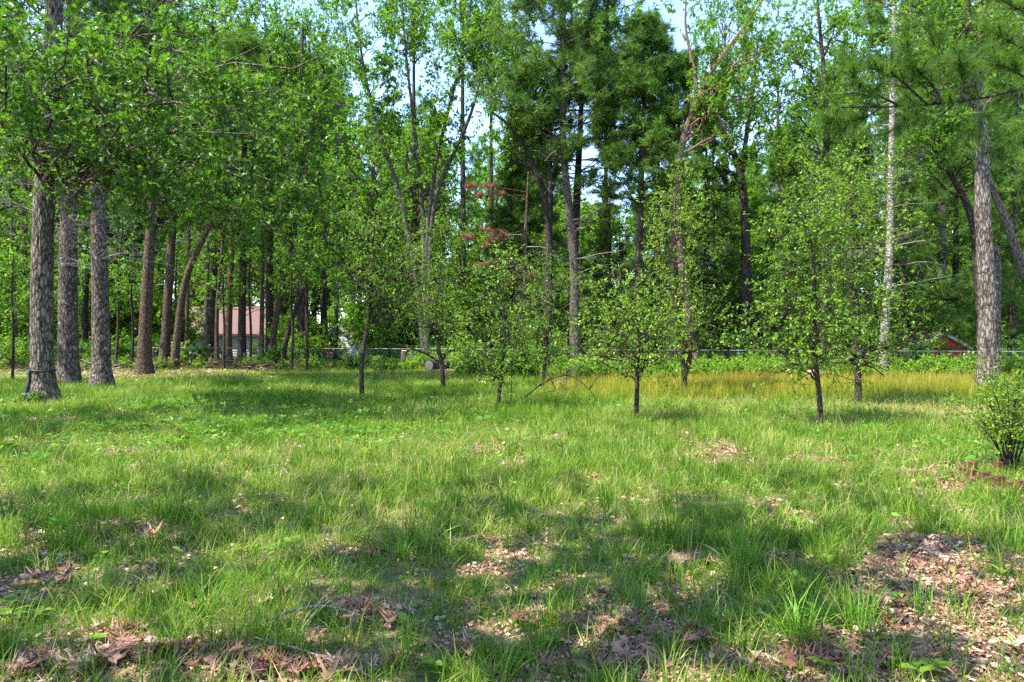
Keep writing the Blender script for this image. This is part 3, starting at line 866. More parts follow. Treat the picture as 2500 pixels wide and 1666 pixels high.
def broadleaf(label, trunks, crowns, bark, leafm, tpl=LEAF2, size=.13, nlimb=14, nsub=6, ntw=5, nlf=9, sub=1.3, tw=.5, name='oak_tree', cat='tree', group=None,
              ridged=None, rise=.6, side=8, wig=.05, extra_ends=None, dead_limbs=0, bias=0.0, individual=None, droop=0.0, lo=.15, r_ratio=.45, tilt=.55, inner=.55, outer=1.0):
    """trunks: list of (P,R); crowns: list of (centre, rx, ry, rz, trunk index)"""
    base = np.array([trunks[0][0][0, 0], trunks[0][0][0, 1], 0.0])
    t = thing(name, label, cat, base, 0, group)
    for k, (P, R) in enumerate(trunks):
        if ridged and k == 0:
            v, q, tt = ridged_trunk(P - base, R, **ridged); mb = MB().add(v, q, tt)
        else:
            PR = resample(np.concatenate([P, R[:, None]], 1), max(8, 3 * len(P)))
            if k == 0 or P[0, 2] < .2: PR[0, 3] *= 1.35
            v, q = tubes(PR[None, :, :3] - base, PR[None, :, 3], side); mb = MB().add(v, q)
        obj('trunk', mb, bark, t)
    cr = Crown(); ends_all = []
    groups = []
    for (c, rx, ry, rz, ti) in crowns:
        groups.append((ti, shell_points(max(3, int(nlimb)), c, rx, ry, rz, inner, outer)))
    if extra_ends is not None: groups.append((0, np.asarray(extra_ends)))
    for ti, ends in groups:
        LP, LR = limb_set(trunks[ti][0], trunks[ti][1], ends, rise=rise, wig=wig, lo=lo, r_ratio=r_ratio)
        SP, SR, li = sub_growth(LP, LR, cr, nsub, ntw, nlf, sub, tw, droop=droop)
        for k in range(len(LP)):
            v, q = tubes(LP[k:k + 1] - base, LR[k:k + 1], 6); mb = MB().add(v, q)
            s_ = li == k
            v, q = tubes(SP[s_] - base, SR[s_], 4); mb.add(v, q)
            obj('limb', mb, bark, t)
    finish_crown(t, cr, leafm, bark, tpl, size, tint_bias=bias, individual=individual, tilt=tilt)
    return t

TUFT_FAR = [needle_tuft(10, .32, .012, 1.15, 900 + i) for i in range(3)]
def pine(label, trunk, z0, z1, maxlen, bark, n_whorl=12, per=5, dead=0, dead_z=(1.5, 5), dead_len=2.2, name='pine_tree', group=None, ridged=None, tufts=TUFT_FAR, tsize=1.08, ntuft=4, nsub=7,
         leafm=None, side=8, up=.10, taper=.8, az=None, extra=None, bias=0.0):
    P, R = trunk
    base = np.array([P[0, 0], P[0, 1], 0.0])
    t = thing(name, label, 'tree', base, 0, group)
    if ridged:
        v, q, tt = ridged_trunk(P - base, R, **ridged); mb = MB().add(v, q, tt)
    else:
        PR = resample(np.concatenate([P, R[:, None]], 1), max(8, 3 * len(P))); PR[0, 3] *= 1.3
        v, q = tubes(PR[None, :, :3] - base, PR[None, :, 3], side); mb = MB().add(v, q)
    obj('trunk', mb, bark, t)
    dense = resample(np.concatenate([P, R[:, None]], 1), 80)
    def at(z):
        j = int(np.argmin(np.abs(dense[:, 2] - z))); return dense[j]
    starts, dirs, Ls = [], [], []
    for w in range(n_whorl):
        z = z0 + (z1 - z0) * (w + rng.uniform(-.2, .2)) / max(1, n_whorl - 1)
        f = (z - z0) / (z1 - z0 + 1e-6)
        a0 = rng.uniform(0, 6.28)
        for k in range(per):
            a = a0 + k * 2 * math.pi / per + rng.normal(0, .2) if az is None else rng.uniform(*az)
            starts.append(at(z)[:3]); dirs.append((math.cos(a), math.sin(a), up + .5 * f ** 2 + rng.normal(0, .08)))
            Ls.append(maxlen * (1 - taper * f) * rng.uniform(.6, 1.1))
    cr = Crown()
    if starts:
        LP = batch_curve(np.array(starts), np.array(dirs, float), np.array(Ls), 7, .07, .03)
        LR = np.clip(.012 * np.array(Ls), .012, .06)[:, None] * np.linspace(1, .25, 7)[None]
        if extra is not None:
            EP = np.array(extra[0]); LP = np.concatenate([LP, EP]); LR = np.concatenate([LR, np.array(extra[1])])
        M_ = len(LP)
        SP, SR, li = sub_growth(LP, LR, cr, nsub, 4, ntuft, .27 * maxlen, .17 * maxlen, up=.03, tmin=.38, flat=.3, wig=.14)
        # limbs: one object each
        for k in range(M_):
            v, q = tubes(LP[k:k + 1] - base, LR[k:k + 1], 5); mb = MB().add(v, q)
            s_ = li == k; v, q = tubes(SP[s_] - base, SR[s_] * .7, 3); mb.add(v, q)
            obj('limb', mb, bark, t)
        pos = np.concatenate(cr.pos); d = np.concatenate(cr.dir)
        d = norm(d + np.array([0, 0, .55])); n = len(pos)
        tint = np.clip(.45 + bias + .55 * (fbm(pos[:, 0] * .9 + pos[:, 2] * .9, pos[:, 1] * .9 - pos[:, 2] * .4, 19) - .5) + rng.normal(0, .15, n), 0, 1)
        mb = MB(); pick = rng.integers(0, len(tufts), n)
        for k, (tv, tf) in enumerate(tufts):
            s_ = pick == k
            scatter_leaves(mb, tv, tf, (pos - base)[s_], d[s_], leaf_normals(s_.sum(), .8), tsize * rng.uniform(.7, 1.2, s_.sum()), tint[s_], 0)
        v, q = tubes(np.concatenate(cr.twP) - base, np.concatenate(cr.twR), 3); mb.add(v, q, .5, 1)
        o = obj('crown', mb, [leafm or M['pine'], bark], t); o['kind'] = 'stuff'
    if dead:
        zs = rng.uniform(*dead_z, dead); a = rng.uniform(0, 6.28, dead) if az is None else rng.uniform(*az, dead)
        st = np.array([at(z)[:3] for z in zs]); dr = np.stack([np.cos(a), np.sin(a), rng.normal(.12, .18, dead)], 1)
        L = dead_len * rng.uniform(.4, 1.15, dead)
        DP = batch_curve(st, dr, L, 7, .10, -.02); DR = np.clip(.008 * L + .005, 0, .03)[:, None] * np.linspace(1, .2, 7)[None]
        c2 = Crown(); SP, SR, li = sub_growth(DP, DR, c2, 5, 2, 1, .28 * dead_len, .14 * dead_len, up=.0, flat=.4)
        TPa = np.concatenate(c2.twP); ti = np.repeat(li, 2)
        for k in range(dead):
            v, q = tubes(DP[k:k + 1] - base, DR[k:k + 1], 5); mb = MB().add(v, q)
            s_ = li == k; v, q = tubes(SP[s_] - base, np.clip(SR[s_] * .5, .003, .02), 3); mb.add(v, q)
            v, q = tubes(TPa[ti == k] - base, np.full((int((ti == k).sum()), 4), .0035), 3); mb.add(v, q)
            obj('dead_branch', mb, M['dead_wood'] if bark is not M['bark_dark'] else M['bark_dark'], t)
    return t

def px_crown(px, py, D, rxp, ryp, ti=0, depth=None):
    k = D / FPX
    return (pix(px, py, D), rxp * k, (depth or rxp * k), ryp * k, ti)

# ---- far woodland beyond the houses, one mass
def wood_variant(h, r, seed, conifer=False, nlimb=14):
    P = np.array([(0, 0, -.2), (rng.normal(0, .2), rng.normal(0, .2), h * .5), (rng.normal(0, .4), rng.normal(0, .4), h * .92)]); R = np.array([.22, .15, .03])
    mb = MB(); cr = Crown()
    PR = resample(np.concatenate([P, R[:, None]], 1), 9); v, q = tubes(PR[None, :, :3], PR[None, :, 3], 6); mb.add(v, q, .5, 1)
    if not conifer:
        ends = np.concatenate([shell_points(nlimb, (0, 0, h * .72), r, r, h * .28), shell_points(7, (0, 0, h * .38), r * .8, r * .8, h * .16)])
    else:
        ends = []
        for i in range(26):
            z = h * (.2 + .75 * i / 26); a = i * 2.4; rr = r * (1.05 - .9 * i / 26)
            ends.append((math.cos(a) * rr, math.sin(a) * rr, z + rr * .15))
        ends = np.array(ends)
    LP, LR = limb_set(P, R, ends, rise=.5 if not conifer else .1)
    SP, SR, li = sub_growth(LP, LR, cr, 6, 4, 8 if not conifer else 6, 1.4, .7)
    v, q = tubes(LP, LR, 4); mb.add(v, q, .5, 1); v, q = tubes(SP, SR, 3); mb.add(v, q, .5, 1)
    pos = np.concatenate(cr.pos); d = np.concatenate(cr.dir); n = len(pos)
    tint = np.clip(.5 + .6 * (fbm(pos[:, 0] * .7 + pos[:, 2], pos[:, 1] * .7, seed) - .5) + rng.normal(0, .17, n) - (.3 if conifer else 0), 0, 1)
    if conifer:
        tv, tf = TUFT_FAR[0]; scatter_leaves(mb, tv, tf, pos, norm(d + [0, 0, .5]), leaf_normals(n), rng.uniform(.9, 1.5, n), tint)
    else:
        scatter_leaves(mb, LEAF2[0], LEAF2[1], pos, d, leaf_normals(n), .27 * rng.uniform(.6, 1.3, n), tint)
    return mb

def shrub_variant(h, r, seed, tpl=LEAF4, size=.10, nl=10, nsub=4, ntw=4, nlf=7):
    mb = MB(); cr = Crown()
    a = rng.uniform(0, 6.28, nl); q_ = np.sqrt(rng.uniform(0.05, 1, nl)) * r
    e = np.stack([np.cos(a) * q_, np.sin(a) * q_, h * rng.uniform(.55, 1.0, nl) * (1 - .35 * (q_ / r) ** 2)], 1)
    p0 = e * np.array([.12, .12, 0]); LP = np.stack([bez(p0[i], p0[i] * 1.5 + [0, 0, e[i, 2] * .6], e[i], 7) for i in range(nl)])
    LR = np.full((nl, 1), .006 + .006 * h) * np.linspace(1, .3, 7)[None]
    SP, SR, li = sub_growth(LP, LR, cr, nsub, ntw, nlf, .28 * h, .14 * h, tmin=.2)
    v, q = tubes(LP, LR, 4); mb.add(v, q, .5, 1); v, q = tubes(SP, SR * .5, 3); mb.add(v, q, .5, 1)
    v, q = tubes(np.concatenate(cr.twP), np.concatenate(cr.twR) * .5, 3); mb.add(v, q, .5, 1)
    pos = np.concatenate(cr.pos); d = np.concatenate(cr.dir) + np.array([0, 0, .25]); n = len(pos)
    tint = np.clip(.5 + .5 * (fbm(pos[:, 0] * 2 + pos[:, 2], pos[:, 1] * 2, seed) - .5) + rng.normal(0, .18, n), 0, 1)
    scatter_leaves(mb, tpl[0], tpl[1], pos, d, leaf_normals(n, .5), size * rng.uniform(.6, 1.25, n), tint)
    return mb

def build_woodland():
    var = [wood_variant(16, 4.2, i) for i in range(4)] + [wood_variant(17, 3.4, 8 + i, True) for i in range(2)]
    X, Y, SC = [], [], []
    # crown line of the far woods by photograph column: (column, row of the tree tops)
    sky_c = np.array([-300, 0, 120, 300, 700, 860, 960, 1060, 1140, 1250, 1330, 1420, 1560, 1660, 1760, 1900, 2050, 2300, 2600, 2900])
    sky_r = np.array([60, 120, 130, 60, 70, 190, 240, 250, 340, 330, 360, 470, 500, 400, 420, 330, 120, 40, 0, 0])
    for k in range(190):
        px = rng.uniform(-330, 2830); D = rng.uniform(72, 100)
        row = np.interp(px, sky_c, sky_r) + rng.uniform(-10, 60)
        X.append(X_at(px, D)); Y.append(D); SC.append(Z_at(row, D) / 16.0)
    for k in range(70):       # lower, nearer filling
        px = rng.uniform(-200, 2700); D = rng.uniform(69, 80)
        row = np.interp(px, sky_c, sky_r); row = row + rng.uniform(.35, .7) * (800 - row)
        X.append(X_at(px, D)); Y.append(D); SC.append(Z_at(row, D) / 16.0)
    n = len(X); sc = np.array(SC); w = np.clip(sc, .6, 1.3)
    instancer('woodland', var, np.stack([X, Y, np.zeros(n)], 1), np.stack([np.zeros(n), np.zeros(n), rng.uniform(0, 6.28, n)], 1), np.stack([w, w, sc], 1),
              np.clip(rng.normal(.52, .14, n), .2, .9), [M['woods'], M['bark_dark']], 'dense far woods closing the view')
build_woodland()

def build_undergrowth():
    big = [shrub_variant(1.7, 1.0, i, size=.15, nlf=6) for i in range(4)]
    X = []
    def house_gap(px): return ((px > 440) & (px < 690)) | ((px > 785) & (px < 925))
    for k in range(560):
        px = rng.uniform(-150, 2650); D = rng.uniform(31, 50) + (6 if px < 1000 else 0)
        if 1380 < px < 1620 and D < 51: D = rng.uniform(52, 64)
        if house_gap(px) and rng.uniform() < .93: continue
        X.append((X_at(px, D), D, rng.uniform(.5, 1.25) * (1.25 if px > 1700 else 1)))
    X = np.array(X); n = len(X)
    instancer('undergrowth', big, lay(X[:, 0], X[:, 1]), eul(n, .05), X[:, 2], np.clip(rng.normal(.5, .15, n), .1, 1), [M['under'], M['bark_dark']], 'green undergrowth beyond the fence')
    tall = [shrub_variant(4.2, 2.2, 40 + i, size=.26, nl=14, nsub=5, ntw=4, nlf=6) for i in range(3)]
    X = []
    for k in range(330):
        px = rng.uniform(-250, 2750); D = rng.uniform(62, 72)
        if k < 90: px = rng.uniform(-150, 1000); D = rng.uniform(44, 55)
        if 90 <= k < 150: px = rng.uniform(1650, 2650); D = rng.uniform(36, 52)
        if 150 <= k < 190: px = rng.uniform(900, 1390); D = rng.uniform(37, 52)
        if 190 <= k < 215: px = rng.uniform(1610, 1900); D = rng.uniform(36, 48)
        if k < 150 and house_gap(px) and D < 60: continue
        X.append((X_at(px, D), D, rng.uniform(.6, 1.3)))
    X = np.array(X); n = len(X)
    instancer('wood_edge_foliage', tall, lay(X[:, 0], X[:, 1]), eul(n, .05), X[:, 2], np.clip(rng.normal(.5, .15, n), .1, 1), [M['woods'], M['bark_dark']], 'leafy bushes massed along the edge of the far woods')
    small = [shrub_variant(.78, .5, 20 + i, size=.10, nl=9, nsub=3, ntw=3, nlf=6) for i in range(4)]
    px = np.concatenate([rng.uniform(1120, 2560, 520), rng.uniform(-60, 900, 160)]); D = np.concatenate([rng.uniform(22.8, 28.5, 520), rng.uniform(31, 37, 160)])
    fx = rng.uniform(-50, 2560, 420); q_ = (fx - CX) / FPX
    fy = (39.8 + .2596 * -34.0) / (1 + .2596 * q_) - rng.uniform(-.8, 1.6, 420)
    px = np.concatenate([px, fx]); D = np.concatenate([D, fy])
    k = ~((px < 1330) & (D < 26)) & ~(house_gap(px) & (D > 29) & (rng.uniform(0, 1, len(px)) < .7)) & ~((px > 1390) & (px < 1600) & (D > 27.5))
    px, D = px[k], D[k]; n = len(px)
    instancer('border_weeds', small, lay(X_at(px, D), D), eul(n, .08), rng.uniform(.6, 1.2, n) * np.where(px < 1000, .8, 1), np.clip(rng.normal(.6, .14, n), .1, 1), [M['under'], M['bark_grey']], 'sunny leafy weeds along the lawn edge')
build_undergrowth()

# ---- named trees
RB = dict(k=76, step=.055, amp=.030, su=27, sv=4.0)
RP = dict(k=48, step=.07, amp=.028, su=19, sv=4.0)

# the big oak with the strap
P, R = trunk_from_px([(105, 992), (105, 965), (104, 930), (103, 880), (102, 700), (106, 540), (117, 330), (128, 100), (140, -120), (152, -420), (160, -700)], 16.3, [96, 72, 55, 49, 46, 44, 42, 38, 34, 26, 14])
rngs = [pix(*a) for a in [(430, 130, 10.5), (300, 300, 11), (600, 300, 11.5), (640, 110, 10.5), (230, 190, 10.2), (40, 330, 11), (470, 400, 12.5), (720, 430, 13.5), (520, 230, 11), (380, 40, 10.3), (700, 220, 12), (560, 40, 11),
                           (90, 120, 10.5), (650, 520, 14.5), (330, 470, 13.5), (170, 60, 11), (760, 330, 13.5), (-60, 240, 11.5), (-80, 80, 11), (820, 120, 12.5), (250, 390, 12), (560, 530, 14), (700, 560, 15.5), (620, 600, 16), (790, 510, 15), (480, 560, 15), (850, 260, 13.5), (660, 440, 14)]]
BIG = (P, R)
big_oak = broadleaf('large grey oak with deeply ridged bark and a black strap round its foot', [(P, R)], [(np.array([P[-1, 0], 16.5, 11.5]), 5.0, 4.5, 3.2, 0)], M['bark_oak'], M['oak'],
                    OAK, .15, nlimb=9, nsub=9, ntw=6, nlf=8, sub=1.35, tw=.5, ridged=RB, rise=.25, extra_ends=rngs, individual=lambda p: (p[:, 2] < 1.6 + .5 * p[:, 1]), lo=.3, r_ratio=.22)

# pines and oaks of the left-hand stand
P, R = trunk_from_px([(168, 945), (168, 925), (167, 880), (166, 700), (168, 540), (172, 380), (178, 150), (182, -100), (186, -350), (188, -600)], 22.7, [68, 54, 44, 40, 36, 36, 30, 25, 18, 8])
pine('stout pine dotted with pale lichen standing between the strapped oak and its neighbour', (P, R), 8.5, 19, 4.2, M['bark_pine'], 11, 5, dead=26, dead_z=(3.8, 8.5), dead_len=2.6, ridged=dict(RP, seed=5), nsub=6)
P, R = trunk_from_px([(249, 953), (249, 935), (248, 890), (244, 700), (241, 540), (243, 400), (248, 150), (250, -100), (252, -350), (255, -650)], 20.8, [70, 55, 41, 36, 33, 31, 27, 22, 16, 7])
pine('lichen flecked pine trunk third along from the strapped oak', (P, R), 8.2, 19, 4.2, M['bark_pine'], 11, 5, dead=26, dead_z=(3.6, 8.0), dead_len=2.6, ridged=dict(RP, seed=15), nsub=6)
P, R = trunk_from_px([(352, 921), (352, 900), (354, 800), (362, 660), (370, 540), (376, 400), (385, 200), (392, 0), (396, -250)], 28, [42, 33, 29, 26, 22, 19, 15, 10, 5])
broadleaf('smooth brown trunk with a pale patch standing on the leaf litter', [(P, R)], [px_crown(400, 220, 28, 190, 330)], M['bark_brown'], M['oak'], LEAF2, .17, 16, 6, 5, 8, 1.5, .5, name='maple_tree')
P, R = trunk_from_px([(399, 905), (401, 880), (408, 760), (416, 640), (424, 520), (432, 300), (440, 60)], 33, [32, 25, 21, 19, 18, 14, 7])
pine('reddish brown pine trunk next to the slanting bare trunk', (P, R), 7.5, 15.5, 3.6, M['bark_brown'], 9, 5, dead=22, dead_z=(3, 8), dead_len=2.4)
P, R = trunk_from_px([(424, 908), (430, 850), (442, 740), (455, 670), (478, 620), (508, 560), (545, 480)], 32, [22, 19, 17, 16, 14, 11, 6])
broadleaf('bare brown trunk slanting over towards the grey outbuilding', [(P, R)], [px_crown(560, 420, 32, 110, 90)], M['bark_brown'], M['oak'], LEAF2, .17, 9, 5, 4, 8, 1.0, .4, name='leaning_tree', lo=.6)
P, R = trunk_from_px([(590, 900), (590, 850), (592, 700), (595, 560), (597, 380), (600, 120)], 34, [26, 19, 17, 15, 12, 6])
pine('straight blackish pine trunk in front of the grey outbuilding', (P, R), 6.5, 16, 3.4, M['bark_dark'], 10, 5, dead=20, dead_z=(2.5, 7), dead_len=2.2)
P, R = trunk_from_px([(555, 892), (556, 820), (562, 700), (567, 560), (572, 300), (575, 100)], 38, [24, 18, 15, 13, 9, 5])
broadleaf('brown trunk growing just beside the straight blackish pine', [(P, R)], [px_crown(560, 260, 38, 170, 260)], M['bark_brown'], M['oak_light'], LEAF2, .19, 16, 6, 5, 8, 1.6, .5, name='maple_tree')
P, R = trunk_from_px([(664, 899), (664, 860), (670, 790), (684, 730), (700, 650), (722, 560), (735, 420)], 34, [22, 16, 15, 13, 12, 9, 5])
broadleaf('orange brown trunk bending upward next to a dark slanting stem', [(P, R)], [px_crown(720, 420, 34, 130, 170)], M['bark_brown'], M['oak'], LEAF2, .18, 12, 6, 5, 8, 1.2, .45, name='maple_tree')
P, R = trunk_from_px([(685, 903), (696, 840), (712, 780), (735, 720), (775, 625), (800, 540)], 33, [16, 12, 11, 9, 7, 4])
broadleaf('thin dark stem slanting up and away from the orange brown trunk', [(P, R)], [px_crown(790, 560, 33, 110, 110)], M['bark_dark'], M['shrub'], LEAF2, .15, 10, 5, 4, 8, .9, .35, name='sapling_tree')
thin = [(210, 885, 207, 520, 40, 15, 'mossy dark trunk seen between the two lichen flecked pines'), (281, 895, 300, 560, 34, 6, 'thin wavy sapling right behind the third pine trunk'),
        (312, 884, 318, 640, 44, 9, 'forked slim trunk in front of the grey outbuilding end'), (455, 890, 470, 420, 42, 9, 'slim grey trunk just behind the slanting bare trunk'),
        (505, 890, 500, 380, 45, 11, 'pale brown trunk crossing the pink roof'), (530, 892, 545, 430, 40, 9, 'twin stemmed slim trunk close to the brush pile'),
        (638, 892, 640, 360, 44, 10, 'grey trunk between the blackish pine and the orange brown trunk'), (728, 893, 736, 330, 46, 10, 'slim trunk beyond the fence by the red deck rail'),
        (752, 890, 748, 420, 40, 7, 'thin upright stem left of the white gable window'), (820, 888, 826, 300, 48, 9, 'grey pole like trunk standing in front of the white gable'),
        (40, 890, 20, 420, 38, 10, 'slim dark trunk at the edge beside the strapped oak'), (75, 800, 62, 640, 40, 6, 'thin curved stem touching the strapped oak trunk')]
for (xb, yb, xt, yt, D, w, lab) in thin:
    lab = lab.replace('right behind', 'just behind').replace(' left of', ' beside')
    P, R = trunk_from_px([(xb, yb), (xb * .7 + xt * .3 + rng.normal(0, 4), yb * .7 + yt * .3), (xb * .35 + xt * .65 + rng.normal(0, 5), yb * .35 + yt * .65), (xt, yt), (xt + rng.normal(0, 10), yt - 180)], D, [w * 1.2, w, w * .85, w * .6, w * .25])
    broadleaf(lab, [(P, R)], [px_crown((xb + xt) / 2, yt + 60, D, 120, 190)], M[['bark_dark', 'bark_grey', 'bark_brown'][int(xb) % 3]], M[['oak', 'oak_light', 'shrub'][int(xb) % 3]], LEAF2, .18, 12, 5, 4, 8, 1.2, .45,
              name='young_tree', group='slim trees of the wood edge', lo=.35)

for (xb, D, yc, rx, ry, lab) in [(545, 31.5, 690, 70, 60, 'leafy sapling with low boughs before the straight blackish pine'), (712, 31, 660, 85, 80, 'leafy sapling spreading over the slanting dark stem'), (322, 33, 700, 60, 70, 'leafy sapling between third pine and smooth brown trunk'), (610, 33, 600, 70, 60, 'thin sapling holding leaves across the blackish pine'),
                                 (748, 30, 640, 55, 70, 'leafy sapling beside the bent fruit tree crown'), (430, 34, 650, 60, 60, 'small sapling tangled with the slanting bare trunk'), (30, 24, 700, 70, 130, 'leafy sapling at the edge beside the strapped oak')]:
    P, R = trunk_from_px([(xb, 900 if D > 26 else 940), (xb + 4, 800), (xb - 3, 720), (xb + 3, yc - ry * .6)], D, [7, 6, 5, 2])
    broadleaf(lab, [(P, R)], [px_crown(xb, yc, D, rx, ry)], M['bark_dark'], M['oak_light'], LEAF4, .15, 9, 5, 4, 6, .8, .35, name='leafy_sapling', group='saplings in the wood edge', lo=.4, rise=.3)

# tall many-stemmed oak in the middle
D = 34
st = [[(1040, 905), (1020, 700), (990, 540), (962, 420), (925, 330), (900, 230), (882, 140), (868, 0), (860, -120)], [(1040, 905), (1036, 640), (1034, 540), (1022, 400), (1008, 280), (992, 150), (985, 60), (975, -100)],
      [(1040, 905), (1040, 640), (1046, 520), (1062, 400), (1095, 270), (1120, 170), (1145, 60), (1158, -80)], [(1040, 905), (1046, 640), (1060, 470), (1110, 370), (1150, 290), (1175, 180), (1205, 80), (1230, -60)]]
tr = [trunk_from_px(s, D, np.linspace(14, 3, len(s))) for s in st]
broadleaf('tall oak whose slim stems fan out against the sky gap', tr, [px_crown(880, 90, D, 110, 150, 0), px_crown(985, 60, D, 80, 120, 1), px_crown(1150, 70, D, 90, 140, 2), px_crown(1200, 130, D, 90, 120, 3), px_crown(930, 270, D, 70, 110, 0), px_crown(1070, 300, D, 70, 130, 2)], M['bark_grey'], M['oak_light'],
          LEAF2, .16, 12, 6, 6, 9, 1.2, .5, lo=.35, name='oak_tree')
# lower broadleaf mass at its foot
P, R = trunk_from_px([(905, 900), (900, 700), (905, 560), (910, 420), (915, 340)], 40, [20, 16, 14, 9, 4])
broadleaf('bright leafy maple filling the space below the fanned oak stems', [(P, R)], [px_crown(900, 440, 40, 190, 150), px_crown(920, 600, 40, 200, 110)], M['bark_grey'], M['oak_light'], LEAF2, .19, 18, 7, 5, 9, 1.5, .5, name='maple_tree', lo=.3)
P, R = trunk_from_px([(1016, 888), (1012, 780), (1010, 640), (1012, 480)], 45, [34, 27, 22, 12])
broadleaf('thick brown trunk in front of the beige house', [(P, R)], [px_crown(1040, 440, 45, 150, 170)], M['bark_brown'], M['oak'], LEAF2, .2, 16, 6, 5, 8, 1.6, .55, name='oak_tree', lo=.4)
P, R = trunk_from_px([(740, 890), (742, 700), (738, 480), (735, 200), (740, 60)], 46, [26, 22, 18, 10, 4])
broadleaf('leafy oak rising behind the orange brown trunk', [(P, R)], [px_crown(730, 200, 46, 180, 190), px_crown(760, 480, 46, 170, 160)], M['bark_dark'], M['oak_light'], LEAF2, .2, 18, 7, 5, 8, 1.8, .6, name='oak_tree', lo=.3)

# the pine group in the centre
D = 30
P, R = trunk_from_px([(1405, 912), (1402, 800), (1403, 690), (1398, 600), (1388, 500), (1376, 390), (1373, 260), (1376, 130), (1378, 0), (1380, -150)], D, [34, 27, 25, 23, 21, 18, 15, 12, 8, 3])
pine('tall white pine with a pale leaning trunk and bare lower branches', (P, R), Z_at(350, D), Z_at(-140, D), 4.3, M['bark_grey'], 13, 6, dead=30, dead_z=(3.2, Z_at(330, D)), dead_len=3.0, nsub=7, ntuft=4, taper=.45, up=.22)
P, R = trunk_from_px([(1395, 905), (1398, 700), (1406, 540), (1412, 400), (1420, 260), (1422, 120)], 31, [26, 22, 20, 17, 12, 5])
pine('darker pine trunk close behind the pale leaning pine', (P, R), Z_at(430, 31), Z_at(60, 31), 3.3, M['bark_dark'], 9, 5, dead=26, dead_z=(3.5, Z_at(400, 31)), dead_len=2.8, nsub=7, ntuft=4)
P, R = trunk_from_px([(1340, 905), (1338, 760), (1341, 600), (1338, 520), (1318, 440), (1285, 360), (1245, 300), (1180, 262)], 30.5, [27, 23, 20, 18, 14, 11, 8, 4])
P2, R2 = trunk_from_px([(1341, 560), (1345, 420), (1335, 300), (1320, 170)], 30.5, [16, 13, 9, 4]); P2[0, 2] = Z_at(560, 30.5)
broadleaf('dark oak with a crooked limb reaching towards the sky gap', [(P, R), (P2, R2)], [px_crown(1230, 330, 30.5, 90, 60, 0), px_crown(1310, 250, 30.5, 80, 110, 1), px_crown(1230, 120, 30.5, 100, 130, 1)], M['bark_dark'], M['oak_light'], LEAF2, .16, 9, 5, 5, 8, 1.0, .4, name='oak_tree', lo=.35)
P, R = trunk_from_px([(1268, 905), (1272, 760), (1280, 640), (1285, 520), (1290, 420)], 29, [15, 13, 11, 8, 4])
def dead_boughs():
    out, rad = [], []
    for (x0, y0, x1, y1) in [(1285, 470, 1140, 455), (1290, 600, 1130, 580), (1290, 590, 1165, 560), (1285, 640, 1160, 650), (1290, 560, 1180, 600), (1285, 480, 1160, 480)]:
        a, b = pix(x0, y0, 29), pix(x1, y1, 28); out.append(bez(a, (a + b) / 2 + [0, 0, .15], b, 7)); rad.append(np.linspace(.028, .007, 7))
    return out, rad
pine('half dead pine with rust red needles on its drooping boughs', (P, R), 4.2, 4.6, .5, M['bark_brown'], 1, 2, bias=0, dead=10, dead_z=(3, 6.5), dead_len=1.8, leafm=M['pine_dead'], extra=dead_boughs(), nsub=6, ntuft=3, tsize=.75)
P, R = trunk_from_px([(1556, 905), (1557, 760), (1560, 640), (1563, 500), (1568, 360), (1574, 220), (1578, 90)], 29, [27, 21, 19, 17, 14, 10, 4])
pine('slim straight pine with airy tufts standing before the bright sky gap', (P, R), Z_at(480, 29), Z_at(60, 29), 3.0, M['bark_dark'], 12, 5, dead=26, dead_z=(4, Z_at(440, 29)), dead_len=3.0, nsub=6, ntuft=4, up=.2)
P, R = trunk_from_px([(1700, 900), (1680, 760), (1660, 620), (1652, 520), (1655, 400), (1668, 330), (1692, 270), (1715, 210), (1745, 160), (1790, 100), (1850, 20), (1900, -60)], 28, [25, 22, 20, 19, 18, 16, 15, 13, 10, 8, 6, 3])
P2, R2 = trunk_from_px([(1692, 270), (1700, 230), (1698, 180), (1680, 110), (1672, 60), (1676, -40)], 28, [13, 11, 9, 7, 6, 3]); P2[0, 2] = Z_at(270, 28)
broadleaf('oak with pinkish peeling bark and a forked top', [(P, R), (P2, R2)], [px_crown(1830, 110, 28, 130, 130, 0), px_crown(1760, 250, 28, 90, 70, 0)], M['bark_red'], M['oak_light'], OAK, .19, 14, 6, 4, 6, 1.1, .4, name='oak_tree', lo=.5)
P, R = trunk_from_px([(1640, 905), (1640, 700), (1640, 540), (1642, 400), (1644, 280), (1648, 180)], 30, [22, 19, 17, 15, 12, 5])
pine('red brown pine trunk just behind the pink barked oak', (P, R), Z_at(330, 30), Z_at(90, 30), 2.2, M['bark_red'], 8, 5, dead=10, dead_z=(5, 9), dead_len=2.4, nsub=6, ntuft=4)
P, R = trunk_from_px([(1825, 900), (1822, 720), (1820, 560), (1812, 420), (1790, 370), (1760, 310), (1735, 250)], 34, [30, 26, 22, 18, 12, 9, 4])
P2, R2 = trunk_from_px([(1812, 420), (1820, 340), (1838, 230), (1850, 100)], 34, [14, 11, 8, 4]); P2[0, 2] = Z_at(420, 34)
broadleaf('dark forked oak beyond the pink barked oak', [(P, R), (P2, R2)], [px_crown(1750, 330, 34, 110, 100, 0), px_crown(1850, 250, 34, 110, 160, 1)], M['bark_dark'], M['oak'], LEAF2, .17, 10, 6, 5, 8, 1.2, .45, name='oak_tree', lo=.4)
